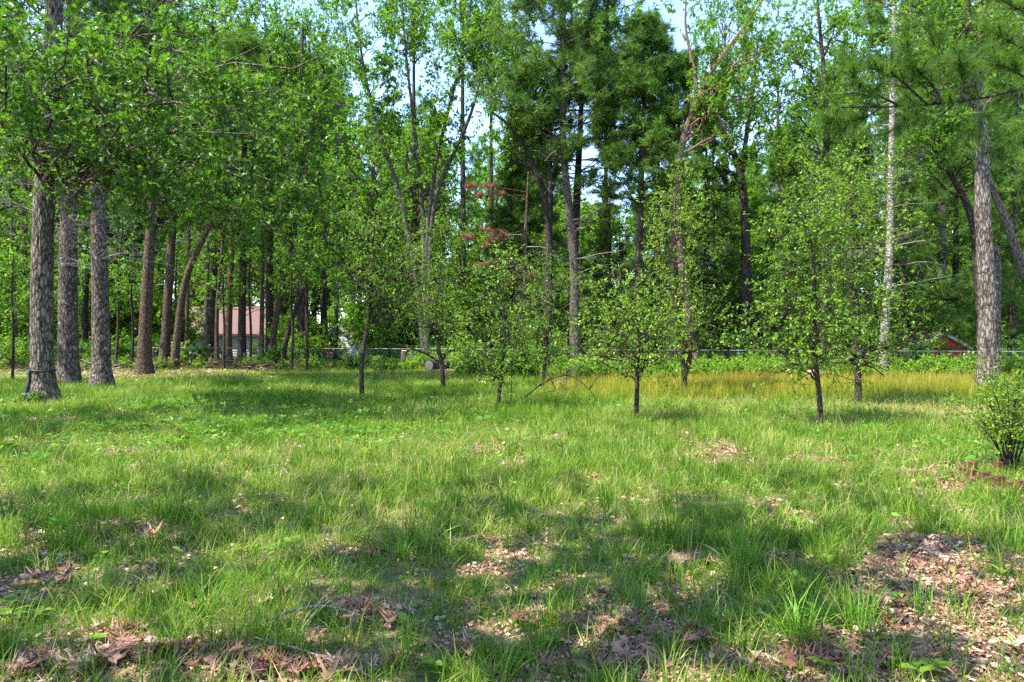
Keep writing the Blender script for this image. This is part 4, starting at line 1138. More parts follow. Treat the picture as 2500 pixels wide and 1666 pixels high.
def pine_copies(rows, h, grp, ml, n_whorl):
    first = None
    for (xb, D, zt, lab) in rows:
        if first is None:
            P, R = trunk_from_px([(xb, 900), (xb + 3, 700), (xb + 5, 500), (xb + 4, zt)], D, [20, 16, 10, 3])
            first = pine(lab, (P, R), 2.0, Z_at(zt + 20, D), ml, M['bark_dark'], n_whorl, 5, nsub=6, ntuft=4, dead=5, dead_z=(1.2, 3), name='pine_tree', bias=-.02, group=grp); h0 = Z_at(zt, D)
        else:
            c = copy_tree(first); c['label'] = lab; k = Z_at(zt, D) / h0
            c.location = (X_at(xb, D), D, 0); c.rotation_euler = (0, 0, rng.uniform(1, 5)); c.scale = (max(k, .7), max(k, .7), k)
pine_copies([(1720, 36, 300, 'dense dark pine between the pink barked oak and the forked oak'), (1490, 38, 480, 'small dark pine under the bright sky gap'), (1290, 37, 230, 'soft tall pine between the crooked dark oak and the white pine'), (1610, 36, 330, 'dark pine just behind the red brown pine trunk'), (1250, 36, 420, 'dark young pine behind the half dead pine'),
             (1930, 34, 380, 'dark pine behind the twin fruit trees')], 0, 'dark pines behind the orchard row', 3.0, 10)

# right-hand stand
P, R = trunk_from_px([(2010, 905), (2012, 700), (2016, 520), (2018, 380), (2018, 250), (2010, 150), (1998, 40), (1990, -100)], 27, [18, 16, 14, 14, 12, 10, 7, 4])
broadleaf('slender oak rising above the tall paired fruit trees', [(P, R)], [px_crown(2000, 110, 27, 160, 170), px_crown(1950, 330, 27, 120, 110)], M['bark_dark'], M['oak_light'], OAK, .17, 14, 6, 4, 6, 1.1, .45, name='oak_tree', lo=.4)
P, R = trunk_from_px([(2152, 930), (2158, 830), (2166, 720), (2172, 600), (2174, 480), (2177, 320), (2180, 160), (2184, 0), (2186, -150)], 25, [24, 20, 19, 17, 15, 13, 11, 9, 5])
pine('pale barked dying pine bristling with bare grey branches', (P, R), Z_at(60, 25), Z_at(-150, 25), 1.6, M['bark_pale'], 4, 4, dead=46, dead_z=(3.2, Z_at(120, 25)), dead_len=2.3, nsub=5, ntuft=3)
P, R = trunk_from_px([(2404, 985), (2405, 950), (2408, 890), (2412, 760), (2406, 640), (2399, 520), (2398, 400), (2392, 280), (2385, 200), (2378, 110), (2362, 20), (2350, -100), (2340, -300)], 18.6, [60, 48, 40, 37, 35, 33, 30, 27, 24, 21, 17, 12, 6])
P2, R2 = trunk_from_px([(2380, 130), (2395, 40), (2400, -80)], 18.6, [16, 12, 6]); P2[0, 2] = Z_at(130, 18.6)
broadleaf('sunlit oak with straight ridged trunk beside the red shed', [(P, R), (P2, R2)], [px_crown(2330, -30, 18.6, 260, 120, 0), px_crown(2430, 90, 18.6, 160, 120, 1), px_crown(2250, 130, 18.6, 140, 90, 0)], M['bark_oak'], M['oak_light'], OAK, .15, 12, 6, 4, 6, 1.0, .4,
          ridged=dict(k=50, step=.06, amp=.025, su=19, sv=3.5, seed=33), name='oak_tree', lo=.55)
P, R = trunk_from_px([(2410, 930), (2395, 780), (2388, 650), (2378, 540), (2350, 470), (2310, 410), (2270, 350)], 22, [26, 22, 20, 18, 15, 10, 5])
broadleaf('dark crooked oak hidden behind the sunlit ridged oak', [(P, R)], [px_crown(2280, 330, 22, 160, 120), px_crown(2400, 330, 22, 130, 110)], M['bark_dark'], M['shrub'], LEAF2, .15, 12, 6, 4, 8, .9, .35, name='oak_tree', lo=.45)
P, R = trunk_from_px([(2600, 930), (2540, 760), (2498, 660), (2470, 580), (2440, 500), (2415, 450), (2405, 380)], 20, [27, 24, 22, 19, 16, 13, 6])
broadleaf('leaning grey trunk crossing behind the sunlit ridged oak', [(P, R)], [px_crown(2430, 300, 20, 120, 80)], M['bark_grey'], M['shrub'], LEAF2, .14, 8, 5, 4, 7, .8, .3, name='leaning_tree', lo=.6)
# snag: broken dead trunk
P, R = trunk_from_px([(2434, 920), (2432, 760), (2432, 640), (2431, 606)], 23, [22, 19, 18, 17])
base = np.array([P[0, 0], P[0, 1], 0]); sn = thing('dead_snag', 'broken off dark dead trunk with a flat top near the sunlit ridged oak', 'dead tree', base)
v, q, tt = ridged_trunk(P - base, R, k=20, step=.1, amp=.03, su=8, sv=1.5, seed=77); sb = MB().add(v, q, tt)
top = P[-1] - base; n = 20; sb.add([top + [0, 0, .04]] + [top + [R[-1] * math.cos(6.283 * i / n), R[-1] * math.sin(6.283 * i / n), -.02] for i in range(n)], [(0, 1 + i, 1 + (i + 1) % n) for i in range(n)], .3)
obj('trunk', sb, M['bark_pine'], sn)
pine_copies([(2330, 33, 100, 'tall pine filling the gap between pale pine and ridged oak'), (2210, 31, 250, 'dense pine behind the pale dying pine'), (2470, 30, 200, 'dark pine at the edge beyond the broken snag'),
             (2090, 33, 330, 'bushy pine behind the slender oak')], 0, 'pines behind the red shed', 3.9, 12)
def oak_copies(rows, grp, name, bark, twin=False):
    """rows: (column, distance, row of the crown's middle, half width px, label); the first is built, the others are copies of it"""
    first = None
    for (xb, D, yc, rx, lab) in rows:
        zc = Z_at(yc, D); w = rx * D / FPX
        if first is None:
            P, R = trunk_from_px([(xb, 890), (xb - 3, 650), (xb + 2, 400), (xb, yc)], D, [21, 17, 13, 5])
            cr = [(pix(xb, yc, D), w, w, w * 1.15, 0)]
            if twin: cr.append((pix(xb + 20, 680, D), w * .9, w * .9, w * .5, 0))
            first = broadleaf(lab, [(P, R)], cr, bark, M['oak_light'], LEAF2, .2, 24, 7, 5, 9, 1.7, .6, name=name, lo=.25, group=grp); z0, w0 = zc, w
        else:
            c = copy_tree(first); c['label'] = lab; c.location = (X_at(xb, D), D, 0); c.rotation_euler = (0, 0, rng.uniform(.5, 6)); k = zc / z0; c.scale = (w / w0, w / w0, k)
oak_copies([(2080, 40, 120, 180, 'light green oak above the slender oak'), (2300, 42, 80, 190, 'light green oak above the tall pine'), (2480, 38, 230, 180, 'leafy oak at the far edge behind the leaning trunk'), (1900, 42, 180, 150, 'airy oak between the forked oak and the slender oak'),
            (1770, 44, 60, 130, 'airy oak over the forked dark oak'), (1930, 50, 420, 120, 'lower airy oak behind the wide fruit tree'), (2210, 36, -20, 170, 'airy oak crown over the pale dying pine'), (2420, 34, 10, 170, 'airy oak crown over the sunlit ridged oak')], 'airy oaks of the far stand', 'oak_tree', M['bark_grey'])
oak_copies([(660, 48, 90, 150, 'tall oak over the maples by the pink roof'), (790, 50, 80, 120, 'tall oak beside the fanned oak stems'), (1010, 52, 10, 120, 'tall oak crown behind the fanned oak stems'), (1200, 48, 120, 120, 'tall oak crown between fanned stems and white pine'), (1130, 46, -20, 130, 'high oak crown past the fanned stems'),
            (1480, 50, 140, 110, 'tall oak between the white pine and the slim pine'), (1740, 48, 330, 110, 'oak crown low behind the pink barked oak'), (1600, 52, 330, 70, 'small oak crown behind the slim pine'), (520, 46, 40, 150, 'tall oak beyond the slanting bare trunk'), (330, 44, 60, 150, 'tall oak above the smooth brown trunk'), (1290, 50, 330, 110, 'oak crown behind the crooked dark oak')], 'tall oaks behind the white house', 'oak_tree', M['bark_dark'])
oak_copies([(60, 46, 330, 190, 'leafy maple behind the strapped oak'), (260, 44, 380, 170, 'leafy maple behind the two lichen flecked pines'), (500, 66, 420, 170, 'leafy maple over the pink roof'), (690, 52, 330, 150, 'leafy maple between pink roof and white gable'), (-90, 34, 420, 190, 'shady maple at the edge past the strapped oak'),
            (960, 44, 560, 120, 'low maple beside the white gable'), (1130, 40, 620, 120, 'low maple behind the cut logs'), (1260, 42, 660, 110, 'low maple behind the rounded fruit tree'), (1790, 38, 640, 110, 'low maple behind the conical fruit tree'), (2440, 33, 560, 120, 'low maple behind the broken snag'), (1420, 46, 690, 100, 'low maple at the driveway edge')],
           'maples of the wood beyond the fence', 'maple_tree', M['bark_brown'], True)

# ------------------------------------------------------------------ orchard row: eight young fruit trees on the lawn
def fruit(label, pts, D, w, crowns, bias=0.0, nl=14, forks=None, nlf=8, rise=.45, size=.075, **kw):
    P, R = trunk_from_px(pts, D, w)
    trs = [(P, R)]
    for fp, fw in (forks or []):
        a, b = trunk_from_px(fp, D, fw); a[0, 2] = Z_at(fp[0][1], D); trs.append((a, b))
    cr = [px_crown(*c[:2], D, *c[2:4], c[4] if len(c) > 4 else 0) for c in crowns]
    low = []
    for (c, rx, ry, rz, ti) in cr[:1]:
        for k in range(3):
            a_ = k * 2.1 + rng.uniform(0, .5); f = rng.uniform(.8, 1.3); low.append(c + np.array([math.cos(a_) * rx * f, math.sin(a_) * ry * f, -rz * rng.uniform(.2, .7)]))
    return broadleaf(label, trs, cr, M['bark_fruit'], M['fruit'], LEAF4, size * .92, nl + 1, 6, 4, nlf + 1, .75, .45, name='fruit_tree', cat='tree', group='young fruit trees on the lawn',
                     bias=bias, lo=.2, wig=.09, r_ratio=.5, rise=rise, extra_ends=low, droop=.06, inner=.4, outer=1.2, **kw)
fruit('young fruit tree with a bent trunk forking low over long shaded grass', [(883, 982), (884, 930), (880, 900), (888, 850), (897, 800), (905, 740), (908, 640), (915, 520)], 17, [12, 11, 11, 11, 10, 9, 7, 3], [(890, 620, 135, 145), (985, 690, 125, 120, 1)], -.1, 14,
      [([(902, 790), (925, 755), (958, 735), (985, 680), (1010, 560)], [8, 7, 6, 4, 2]), ([(903, 785), (940, 775), (985, 780), (1030, 800)], [6, 5, 4, 2])])
fruit('mossy trunked fruit tree standing beside the cut logs', [(1082, 953), (1081, 915), (1078, 880), (1068, 845), (1062, 780), (1070, 700), (1080, 600)], 20.5, [12, 11, 11, 9, 7, 5, 3], [(1065, 700, 125, 165)], -.03, 18,
      [([(1080, 890), (1050, 868), (1010, 852), (940, 835)], [6, 5, 4, 2]), ([(1081, 880), (1095, 850), (1110, 800)], [6, 5, 3])])
fruit('rounded fruit tree with a thin sapling stem beside it', [(1215, 1003), (1218, 960), (1224, 920), (1230, 860), (1232, 760), (1228, 680)], 15, [12, 10, 9, 8, 6, 3], [(1215, 785, 120, 160)], 0.0, 18)
fruit('dark leafed fruit tree above the tangle of fallen branches', [(1325, 950), (1328, 900), (1333, 850), (1340, 780), (1350, 700)], 21.5, [11, 9, 9, 8, 4], [(1330, 760, 95, 150)], -.15, 15)
fruit('small sunny fruit tree nearest the middle with a single dark trunk', [(1554, 1031), (1554, 985), (1556, 930), (1557, 870), (1562, 800), (1564, 720)], 12.8, [14, 12, 12, 10, 7, 3], [(1535, 800, 118, 100)], .12, 18,
      [([(1557, 880), (1575, 840), (1598, 790), (1612, 740)], [6, 5, 4, 2])])
fruit('tall conical fruit tree with several stems from the base', [(1673, 972), (1672, 930), (1668, 890), (1660, 830), (1650, 720), (1648, 560), (1650, 450)], 18, [15, 14, 13, 9, 7, 4, 2], [(1690, 790, 135, 105), (1660, 650, 90, 120), (1655, 520, 45, 95)], .14, 13,
      [([(1672, 925), (1680, 870), (1700, 800), (1730, 720)], [8, 7, 5, 3]), ([(1672, 925), (1690, 880), (1685, 800), (1690, 700)], [7, 6, 5, 3])])
fruit('wide dark trunked fruit tree with spreading arched top limbs', [(2004, 1049), (2002, 980), (1995, 920), (1990, 860), (1988, 820), (1993, 740), (1988, 680), (1982, 620), (1975, 520)], 11.8, [14, 13, 12, 11, 10, 8, 7, 4, 2], [(1960, 790, 112, 140), (1980, 590, 105, 150)], .0, 16,
      [([(1984, 672), (1960, 655), (1925, 668), (1880, 690)], [5, 4, 4, 2]), ([(1986, 675), (2010, 650), (2040, 690)], [5, 4, 2])])
fruit('tallest slender fruit tree carrying bright leaves high up its trunk', [(2094, 995), (2096, 940), (2092, 880), (2090, 840), (2095, 780), (2088, 700), (2084, 630), (2080, 540), (2075, 430)], 15.6, [17, 16, 14, 12, 10, 9, 8, 5, 2], [(2125, 790, 110, 130), (2095, 620, 110, 140), (2060, 470, 90, 100)], .08, 13,
      [([(2091, 890), (2060, 880), (2020, 900)], [6, 4, 2]), ([(2097, 890), (2130, 895), (2160, 920)], [6, 4, 2])])


# ------------------------------------------------------------------ things on the ground and in the border
def solid_log(name, label, p0, p1, r, cat='log', mat=None, group=None, k=14):
    p0 = np.array(p0, float); p1 = np.array(p1, float); base = np.array([p0[0], p0[1], 0])
    t = thing(name, label, cat, base, 0, group)
    n = 12; PR = np.stack([np.linspace(p0[i], p1[i], n) for i in range(3)], 1) - base
    v, q, tt = ridged_trunk(PR, np.full(n, r) * rng.uniform(.94, 1.06, n), k=24, step=.1, amp=r * .12, su=12, sv=2.5, seed=int(abs(p0[0]) * 10))
    obj('bark', MB().add(v, q, tt), mat or M['bark_pine'], t)
    ax = norm(PR[-1] - PR[0]); u = norm(np.cross(ax, [0, 0, 1.0])); w = np.cross(ax, u)
    for c, sgn in ((PR[0], -1), (PR[-1], 1)):
        a = np.arange(20) * 6.2832 / 20
        ring = c + sgn * ax * .012 + (np.cos(a)[:, None] * u + np.sin(a)[:, None] * w) * r * .96
        ring2 = c + sgn * ax * .018 + (np.cos(a)[:, None] * u + np.sin(a)[:, None] * w) * r * .5
        b = MB().add(np.concatenate([ring, ring2, [c + sgn * ax * .016]]), [(i, (i + 1) % 20, 20 + (i + 1) % 20, 20 + i) for i in range(20)])
        b.add(np.concatenate([ring2, [c + sgn * ax * .016]]), [(i, (i + 1) % 20, 20) for i in range(20)])
        obj('cut_end', b, m_log, t)
    return t

def G3(px, py, z=0.0):
    x, y = gnd(px, py); return np.array([x, y, z])

lg = 'cut logs by the mossy fruit tree'
solid_log('log', 'thick cut log lying on top of the pair by the mossy fruit tree', (X_at(1050, 29), 28.6, .42), (X_at(1092, 29), 30.2, .42), .22, group=lg)
solid_log('log', 'pale split log under the thick cut log', (X_at(1052, 28), 28.2, .13), (X_at(1112, 28), 28.0, .13), .13, mat=M['bark_red'], group=lg)
solid_log('log', 'reddish log running off behind the mossy fruit tree trunk', (X_at(1092, 29), 29.2, .12), (X_at(1165, 29), 30.0, .12), .12, mat=M['bark_red'], group=lg)
solid_log('log', 'long grey brown log lying behind the tangle of fallen branches', (X_at(1345, 26.5), 26.6, .16), (X_at(1490, 26.5), 26.2, .16), .14, mat=M['bark_grey'])
solid_log('log', 'pinkish log resting in the weeds past the sunlit ridged oak', (X_at(2462, 24), 24, .45), (X_at(2530, 24), 24.4, .50), .12, mat=M['bark_red'])
solid_log('log', 'dark log half buried in weeds beside the pinkish block', (X_at(2338, 22.2), 22.4, .16), (X_at(2400, 22.2), 22.2, .16), .14, mat=M['bark_brown'])
for px, D, r, h, lab, mat in [(985, 33, .15, .95, 'reddish brown upright stump behind the bent fruit tree', 'bark_red'), (1022, 32.5, .22, .55, 'blackish broken stump near the cut logs', 'bark_dark'), (1612, 31, .30, .72, 'broad brown stump seen through the multi stemmed fruit tree', 'bark_brown'), (868, 34, .2, .42, 'small dark stump in the weeds beside the bent fruit tree', 'bark_dark')]:
    x = X_at(px, D); base = np.array([x, D, 0]); t = thing('tree_stump', lab, 'stump', base, 0)
    P = np.array([(0, 0, -.1), (.01, 0, h * .3), (.02, .01, h)]); v, q, tt = ridged_trunk(P, np.array([r * 1.35, r, r * .9]), k=22, step=.06, amp=.03, su=9, sv=2, seed=int(px))
    obj('bark', MB().add(v, q, tt), M[mat], t)
    a = np.arange(16) * 6.2832 / 16; top = np.stack([.02 + np.cos(a) * r * .9, .01 + np.sin(a) * r * .9, h + .005 + .05 * np.sin(a * 2 + 1)], 1)
    obj('broken_top', MB().add(np.concatenate([top, [[.02, .01, h + .02]]]), [(i, (i + 1) % 16, 16) for i in range(16)]), m_log if mat != 'bark_dark' else M['bark_dark'], t)

def lump(name, label, cat, x, y, sx, sy, sz, mat, seed, rough=.22, sink=.25, kind=None):
    import bmesh
    bm = bmesh.new(); bmesh.ops.create_icosphere(bm, subdivisions=4, radius=1)
    V = np.array([v.co[:] for v in bm.verts]); F = [[v.index for v in f.verts] for f in bm.faces]; bm.free()
    d = 1 + rough * (fbm(V[:, 0] * 1.7 + 5, V[:, 1] * 1.7 + V[:, 2] * 1.3 + 3, seed) - .5) * 2 + .08 * (fbm(V[:, 0] * 6 + 5, V[:, 1] * 6 + V[:, 2] * 5, seed + 4) - .5)
    V = V * d[:, None] * [sx, sy, sz]; V[:, 2] += sz * (1 - sink) - sz * .55
    o = obj(name, MB().add(V, F), mat, None, (x, y, 0)); return tag(o, label, cat, kind=kind)
x, y = X_at(1985, 23.2), 23.2
lump('boulder', 'rounded tan boulder in tall grass behind the wide dark trunked fruit tree', 'rock', x, y, .36, .3, .40, m_rock, 3)
lump('sand_pile', 'low pale yellow heap at the meadow edge under the paired fruit trees', 'heap', X_at(1868, 27), 27, 1.0, .7, .42, m_sand, 8, .3)
lump('border_stone', 'small grey stone in the weeds near the pale dying pine', 'rock', X_at(2130, 23.5), 23.5, .25, .2, .22, m_rock, 12)

# pinkish block beside the dark log
t = thing('paving_block', 'pinkish concrete block half hidden in the weeds near the red shed', 'block', (X_at(2315, 22.0), 22.0, 0), .15)
b = MB(); b.box(-.2, .2, -.1, .1, 0, .26); b.box(-.2, .2, -.1, -.07, .262, .285); obj('block_body', b, plain_mat('pink_concrete', (.42, .28, .27), (.3, .2, .2), 12, .9, bump=.4), t)
obj('block_lip', MB().box(-.21, .1, -.11, .11, .287, .32), plain_mat('grey_concrete', (.36, .35, .34), (.26, .25, .25), 12, .9, bump=.4), t)

# small red tub and the blue grey bin behind the fence
def tub(name, label, cat, x, y, r0, r1, h, mat, z=0.0):
    t = thing(name, label, cat, (x, y, z))
    v, q = tubes(np.array([[(0, 0, 0), (0, 0, h * .5), (0, 0, h), (0, 0, h), (0, 0, h * .2)]]) + np.arange(5)[None, :, None] * 1e-4, np.array([[r0, (r0 + r1) / 2, r1, r1 * .93, r0 * .9]]), 18)
    obj('tub_body', MB().add(v, q), mat, t)
    a = np.linspace(0, 6.2832, 19); P = np.stack([np.cos(a) * r1, np.sin(a) * r1, np.full(19, h)], 1)
    v, q = tubes(P[None], np.full((1, 19), .012), 6); obj('rim', MB().add(v, q), mat, t)
    return t
tub('plastic_tub', 'small red tub low behind the fence past the sunlit ridged oak', 'tub', X_at(2446, 27.5), 27.5, .16, .2, .34, m_red, .38)
tub('plastic_bin', 'blue grey bin under the fence rail beside the rounded fruit tree', 'bin', X_at(1150, 35), 35, .2, .26, .75, m_blue)

# red deck rail in front of the white house
t = thing('deck_rail', 'red painted deck rail beside the white gable house', 'railing', (X_at(773, 52), 52, 0))
for k in range(4): obj('rail_post', MB().box(-.75 + k * .5 - .05, -.75 + k * .5 + .05, -.05, .05, 0, 1.15), m_red, t)
for z in (.55, .8, 1.05): obj('rail_board', MB().box(-.85, .85, -.085, -.053, z, z + .14), m_red, t)

# strap round the big oak
zb = .80; i = int(np.argmin(np.abs(BIG[0][:, 2] - zb)))
bx = float(np.interp(zb, BIG[0][:, 2], BIG[0][:, 0])); by = float(np.interp(zb, BIG[0][:, 2], BIG[0][:, 1])); br = float(np.interp(zb, BIG[0][:, 2], BIG[1])) + .022
t = thing('tree_strap', 'black strap pulled tight round the big ridged oak with a hanging tail', 'strap', (bx, by, zb))
a = np.linspace(0, 6.2832, 49); V = []
for r_, z_ in ((br, -.022), (br + .008, -.022), (br + .008, .022), (br, .022)):
    V.append(np.stack([np.cos(a) * r_, np.sin(a) * r_, np.full(49, z_) + .012 * np.sin(a * 2)], 1))
V = np.concatenate(V); F = []
for k in range(4):
    for j in range(48): F.append((k * 49 + j, k * 49 + j + 1, ((k + 1) % 4) * 49 + j + 1, ((k + 1) % 4) * 49 + j))
obj('webbing_loop', MB().add(V, F), m_strap, t)
ang = math.radians(235); c = np.array([math.cos(ang), math.sin(ang), 0]); sd_ = np.array([-c[1], c[0], 0])
V = []
for k in range(7):
    f = k / 6; rr = br + .012 + .05 * f ** 2 + (.06 * f ** 3); z_ = -.02 - .58 * f
    for o_, w_ in ((0, -.06), (0, .06), (.006, .06), (.006, -.06)): V.append(c * (rr + o_) + sd_ * (w_ + .02 * math.sin(f * 3)) + np.array([0, 0, z_]))
F = []
for k in range(6):
    for j in range(4): F.append((k * 4 + j, k * 4 + (j + 1) % 4, k * 4 + 4 + (j + 1) % 4, k * 4 + 4 + j))
obj('hanging_tail', MB().add(V, F), m_strap, t)
obj('buckle', MB().box(c[0] * br - .04, c[0] * br + .04, c[1] * br - .05, c[1] * br - .005, -.035, .035), m_metal, t)

# brick edging of the planting bed
import bmesh
def brick_mesh(w, d, h):
    bm = bmesh.new(); bmesh.ops.create_cube(bm, size=1)
    for v in bm.verts: v.co = Vector((v.co.x * w, v.co.y * d, (v.co.z + .5) * h))
    bmesh.ops.bevel(bm, geom=bm.edges[:], offset=.005, segments=2, affect='EDGES')
    me = bpy.data.meshes.new('edging_brick'); bm.to_mesh(me); bm.free(); me.materials.append(m_brick); return me
bmesh_a = [brick_mesh(.075, .06, .15), brick_mesh(.09, .06, .17), brick_mesh(.08, .055, .13)]
BR = [(2356, 1166, .0, 0, 'edging brick at the grassy tip of the brick row'), (2371, 1176, .06, 1, 'tall edging brick second from the grassy tip'), (2386, 1181, .0, 2, 'short edging brick between two taller ones near the tip'), (2403, 1181, .1, 1, 'broad red brick fourth along the edging'),
      (2421, 1190, -.1, 0, 'low sunken brick in the middle of the edging'), (2443, 1193, .05, 1, 'wide dark brick standing proud past the sunken one'), (2466, 1200, .2, 2, 'leaf covered brick next to the wide dark brick'), (2493, 1206, .15, 1, 'edging brick at the frame end of the row'),
      (2364, 1148, .5, 2, 'tilted brick on the back row at the bed corner'), (2376, 1152, .3, 0, 'small brick tucked behind the tall second brick'), (2436, 1158, .1, 1, 'lone red brick lying behind the row under the shrub')]
for px, py, rz, k, lab in BR:
    x, y = gnd(px, py); o = obj('edging_brick', bmesh_a[k], None, None, (x, y, gz(x, y) - .035)); o.rotation_euler = (rng.normal(0, .06), rng.normal(0, .06), rz)
    tag(o, lab, 'brick', 'bricks edging the planting bed')

# single shrubs
def shrub(label, x, y, h, r, leafm, barkm, name='shrub', group=None, size=.1, nl=10, nsub=4, ntw=4, nlf=7, cat='shrub', seed=0):
    t = thing(name, label, cat, (x, y, gz(x, y)), rng.uniform(0, 6), group)
    mb = shrub_variant(h, r, seed, LEAF4, size, nl, nsub, ntw, nlf)
    leaf = MB(); stem = MB()
    for v_, t_ in zip(mb.v, mb.t): pass
    V = np.concatenate(mb.v); T = np.concatenate(mb.t)
    for target, want in ((leaf, 0), (stem, 1)):
        fs = [f for f, mi, sm in mb.f if mi == want]
        ids = np.unique(np.concatenate([f.ravel() for f in fs])); rm = np.zeros(len(V), np.int64); rm[ids] = np.arange(len(ids))
        target.v.append(V[ids]); target.t.append(T[ids]); target.n = len(ids)
        for f in fs: target.f.append((rm[f], 0, True))
    obj('stem', stem, barkm, t)
    o = obj('foliage', leaf, leafm, t); o['kind'] = 'stuff'
    return t
x, y = gnd(2465, 1150)
shrub('thin branchy shrub growing over the brick edging', x, y, 1.35, .62, M['weed'], M['bark_fruit'], size=.042, nl=16, nsub=7, ntw=5, nlf=8, seed=3)
x, y = X_at(2490, 12.5), 12.5
shrub('taller weedy shrub behind the brick edged bed', x, y, 1.3, .8, M['weed'], M['bark_fruit'], size=.05, nl=14, nsub=6, ntw=4, nlf=8, seed=4)
x, y = gnd(105, 985)
shrub('small leafy sprout hugging the foot of the strapped oak', x + .05, y - .42, .36, .42, M['oak'], M['bark_fruit'], name='sprout_plant', cat='plant', size=.09, nl=9, nsub=3, ntw=2, nlf=5, seed=5)
for k, (px, D, h, r, ml, lab) in enumerate([(2170, 26, 2.3, 1.3, 'shrub', 'big leafed green shrub in front of the red shed roof'), (2248, 29.3, 1.9, .95, 'shrub', 'broad bush leaning over the shed eave side'), (2330, 34, 2.6, 1.5, 'shrub', 'dark green bush rising behind the red shed'), (2465, 27, 2.4, 1.3, 'shrub', 'green bush filling the edge behind the ridged oak'),
        (2070, 25, 1.5, 1.0, 'weed', 'sunny weed clump between the tallest fruit tree and the pale pine'), (2240, 24, 1.1, .9, 'weed', 'low bright weed mound before the red shed'), (2340, 23.3, .95, .8, 'weed', 'low weed mound beside the ridged oak foot'), (1950, 26, 1.2, .9, 'weed', 'weed clump behind the tan boulder'),
        (1780, 27, .9, .9, 'weed', 'weed clump beyond the reddest grass'), (1530, 28, 1.0, .9, 'weed', 'pale weed clump under the fence behind the small sunny fruit tree'), (1440, 27.5, .8, .8, 'weed', 'weed clump above the long grey brown log'), (1270, 25, 1.6, .9, 'shrub', 'dark leafy shrub behind the rounded fruit tree'),
        (1175, 27, 1.4, .9, 'shrub', 'leafy shrub at the end of the cut logs'), (935, 29, 1.0, .9, 'weed', 'tall weeds beside the reddish upright stump'), (860, 31, 1.2, 1.0, 'weed', 'green weed bank under the white gable'), (640, 33, 1.3, 1.0, 'shrub', 'green shrub beside the orange brown trunk foot'), (480, 35, 1.3, 1.0, 'shrub', 'shrub in front of the grey outbuilding wall'),
        (305, 36, 1.5, 1.1, 'shrub', 'bright shrub between third pine and smooth brown trunk'), (210, 36, 1.3, 1.1, 'weed', 'pale green shrub between the two lichen flecked pines'), (30, 33, 1.9, 1.4, 'weed', 'wide bright shrub at the edge beside the strapped oak'), (1345, 29, 2.0, 1.2, 'shrub', 'green thicket at the foot of the crooked dark oak'), (1700, 29.5, 1.6, 1.1, 'shrub', 'thicket under the pink barked oak')]):
    shrub(lab, X_at(px, D), D, h, r, M[ml], M['bark_dark'], name='leafy_shrub', group='shrubs along the wire fence', size=.15 if ml == 'shrub' else .10, nl=11, nsub=4, ntw=4, nlf=7 if h > 1.2 else 5, seed=20 + k)
m_redleaf = G('red_leaf', [(0, (.20, .05, .03)), (.5, (.34, .12, .08)), (1, (.16, .20, .05))], .35, tcol=(1.2, 1, .8))
shrub('reddish leaved bush in front of the white gable', X_at(788, 46), 46, 1.2, .9, m_redleaf, M['bark_dark'], size=.16, nl=9, seed=61, group='reddish bushes before the white house')
shrub('smaller reddish bush nearer the orange brown trunk', X_at(735, 47), 47, 1.0, .5, m_redleaf, M['bark_dark'], size=.15, nl=6, seed=62, group='reddish bushes before the white house')

# brush piles at the wood edge
def brush(label, px, D, w, h, n, seed, mats):
    r = np.random.default_rng(seed); t = thing('brush_pile', label, 'brush pile', (X_at(px, D), D, 0))
    lib = []
    for k in range(6):
        L = r.uniform(.9, 1.8); c = batch_curve(np.array([[-L / 2, 0, 0]]), np.array([[1.0, 0, .05]]), np.array([L]), 6, .16, 0)
        v, q = tubes(c, np.linspace(.032, .010, 6)[None], 5); mb = MB().add(v, q)
        p = c[0, 3]; c2 = batch_curve(p[None], np.array([[.7, .7, .3]]), np.array([L * .35]), 4, .15, 0); v, q = tubes(c2, np.linspace(.014, .005, 4)[None], 4); mb.add(v, q)
        lib.append(mb)
    lib = [m.mesh('brush_stick', M[mats[k % len(mats)]]) for k, m in enumerate(lib)]
    for k in range(n):
        f = r.uniform(-1, 1); o = obj('stick', lib[k % 6], None, t, (f * w, r.normal(0, .35), .04 + h * (1 - f * f) * r.uniform(0, 1)))
        o.rotation_euler = (r.uniform(0, 6), r.normal(0, .16), r.normal(0, .5) + math.pi * (k % 2))
brush('dark low brush pile of sticks before the grey outbuilding', 540, 32.5, 2.2, .6, 46, 1, ['bark_dark', 'bark_brown'])
brush('long heap of brown branches on the leaf litter behind the lichen flecked pines', 300, 31, 3.0, .35, 46, 2, ['bark_brown', 'dead_wood', 'bark_dark'])
brush('reddish heap of bark and twigs at the foot of the slanting stems', 655, 31, 1.2, .3, 26, 3, ['bark_red', 'bark_brown'])
brush('low stick row on litter past the strapped oak', 60, 30, 2.2, .3, 26, 4, ['bark_brown', 'bark_dark'])

# fallen branches and stems
def branch_thing(label, pts, r0, r1, mat, subs=0, sl=.5, name='fallen_branch', cat='branch', seed=0, group=None):
    pts = np.array(pts, float); base = np.array([pts[0, 0], pts[0, 1], 0.0]); c = resample(pts, 14) - base
    t = thing(name, label, cat, base, 0, group)
    v, q = tubes(c[None], np.linspace(r0, r1, 14)[None], 6); obj('stem', MB().add(v, q), mat, t)
    r = np.random.default_rng(seed)
    for k in range(subs):
        i = int(r.integers(3, 12)); d = norm(c[i + 1] - c[i] + r.normal(0, .5, 3) * np.linalg.norm(c[i + 1] - c[i]) * 2); d[2] = abs(d[2])
        c2 = batch_curve(c[i][None], d[None], np.array([sl * r.uniform(.5, 1.2)]), 6, .15, -.03); c2[..., 2] = np.maximum(c2[..., 2], .01)
        v, q = tubes(c2, np.linspace(r0 * .5, r1 * .6, 6)[None], 5); obj('twig', MB().add(v, q), mat, t)
    return t
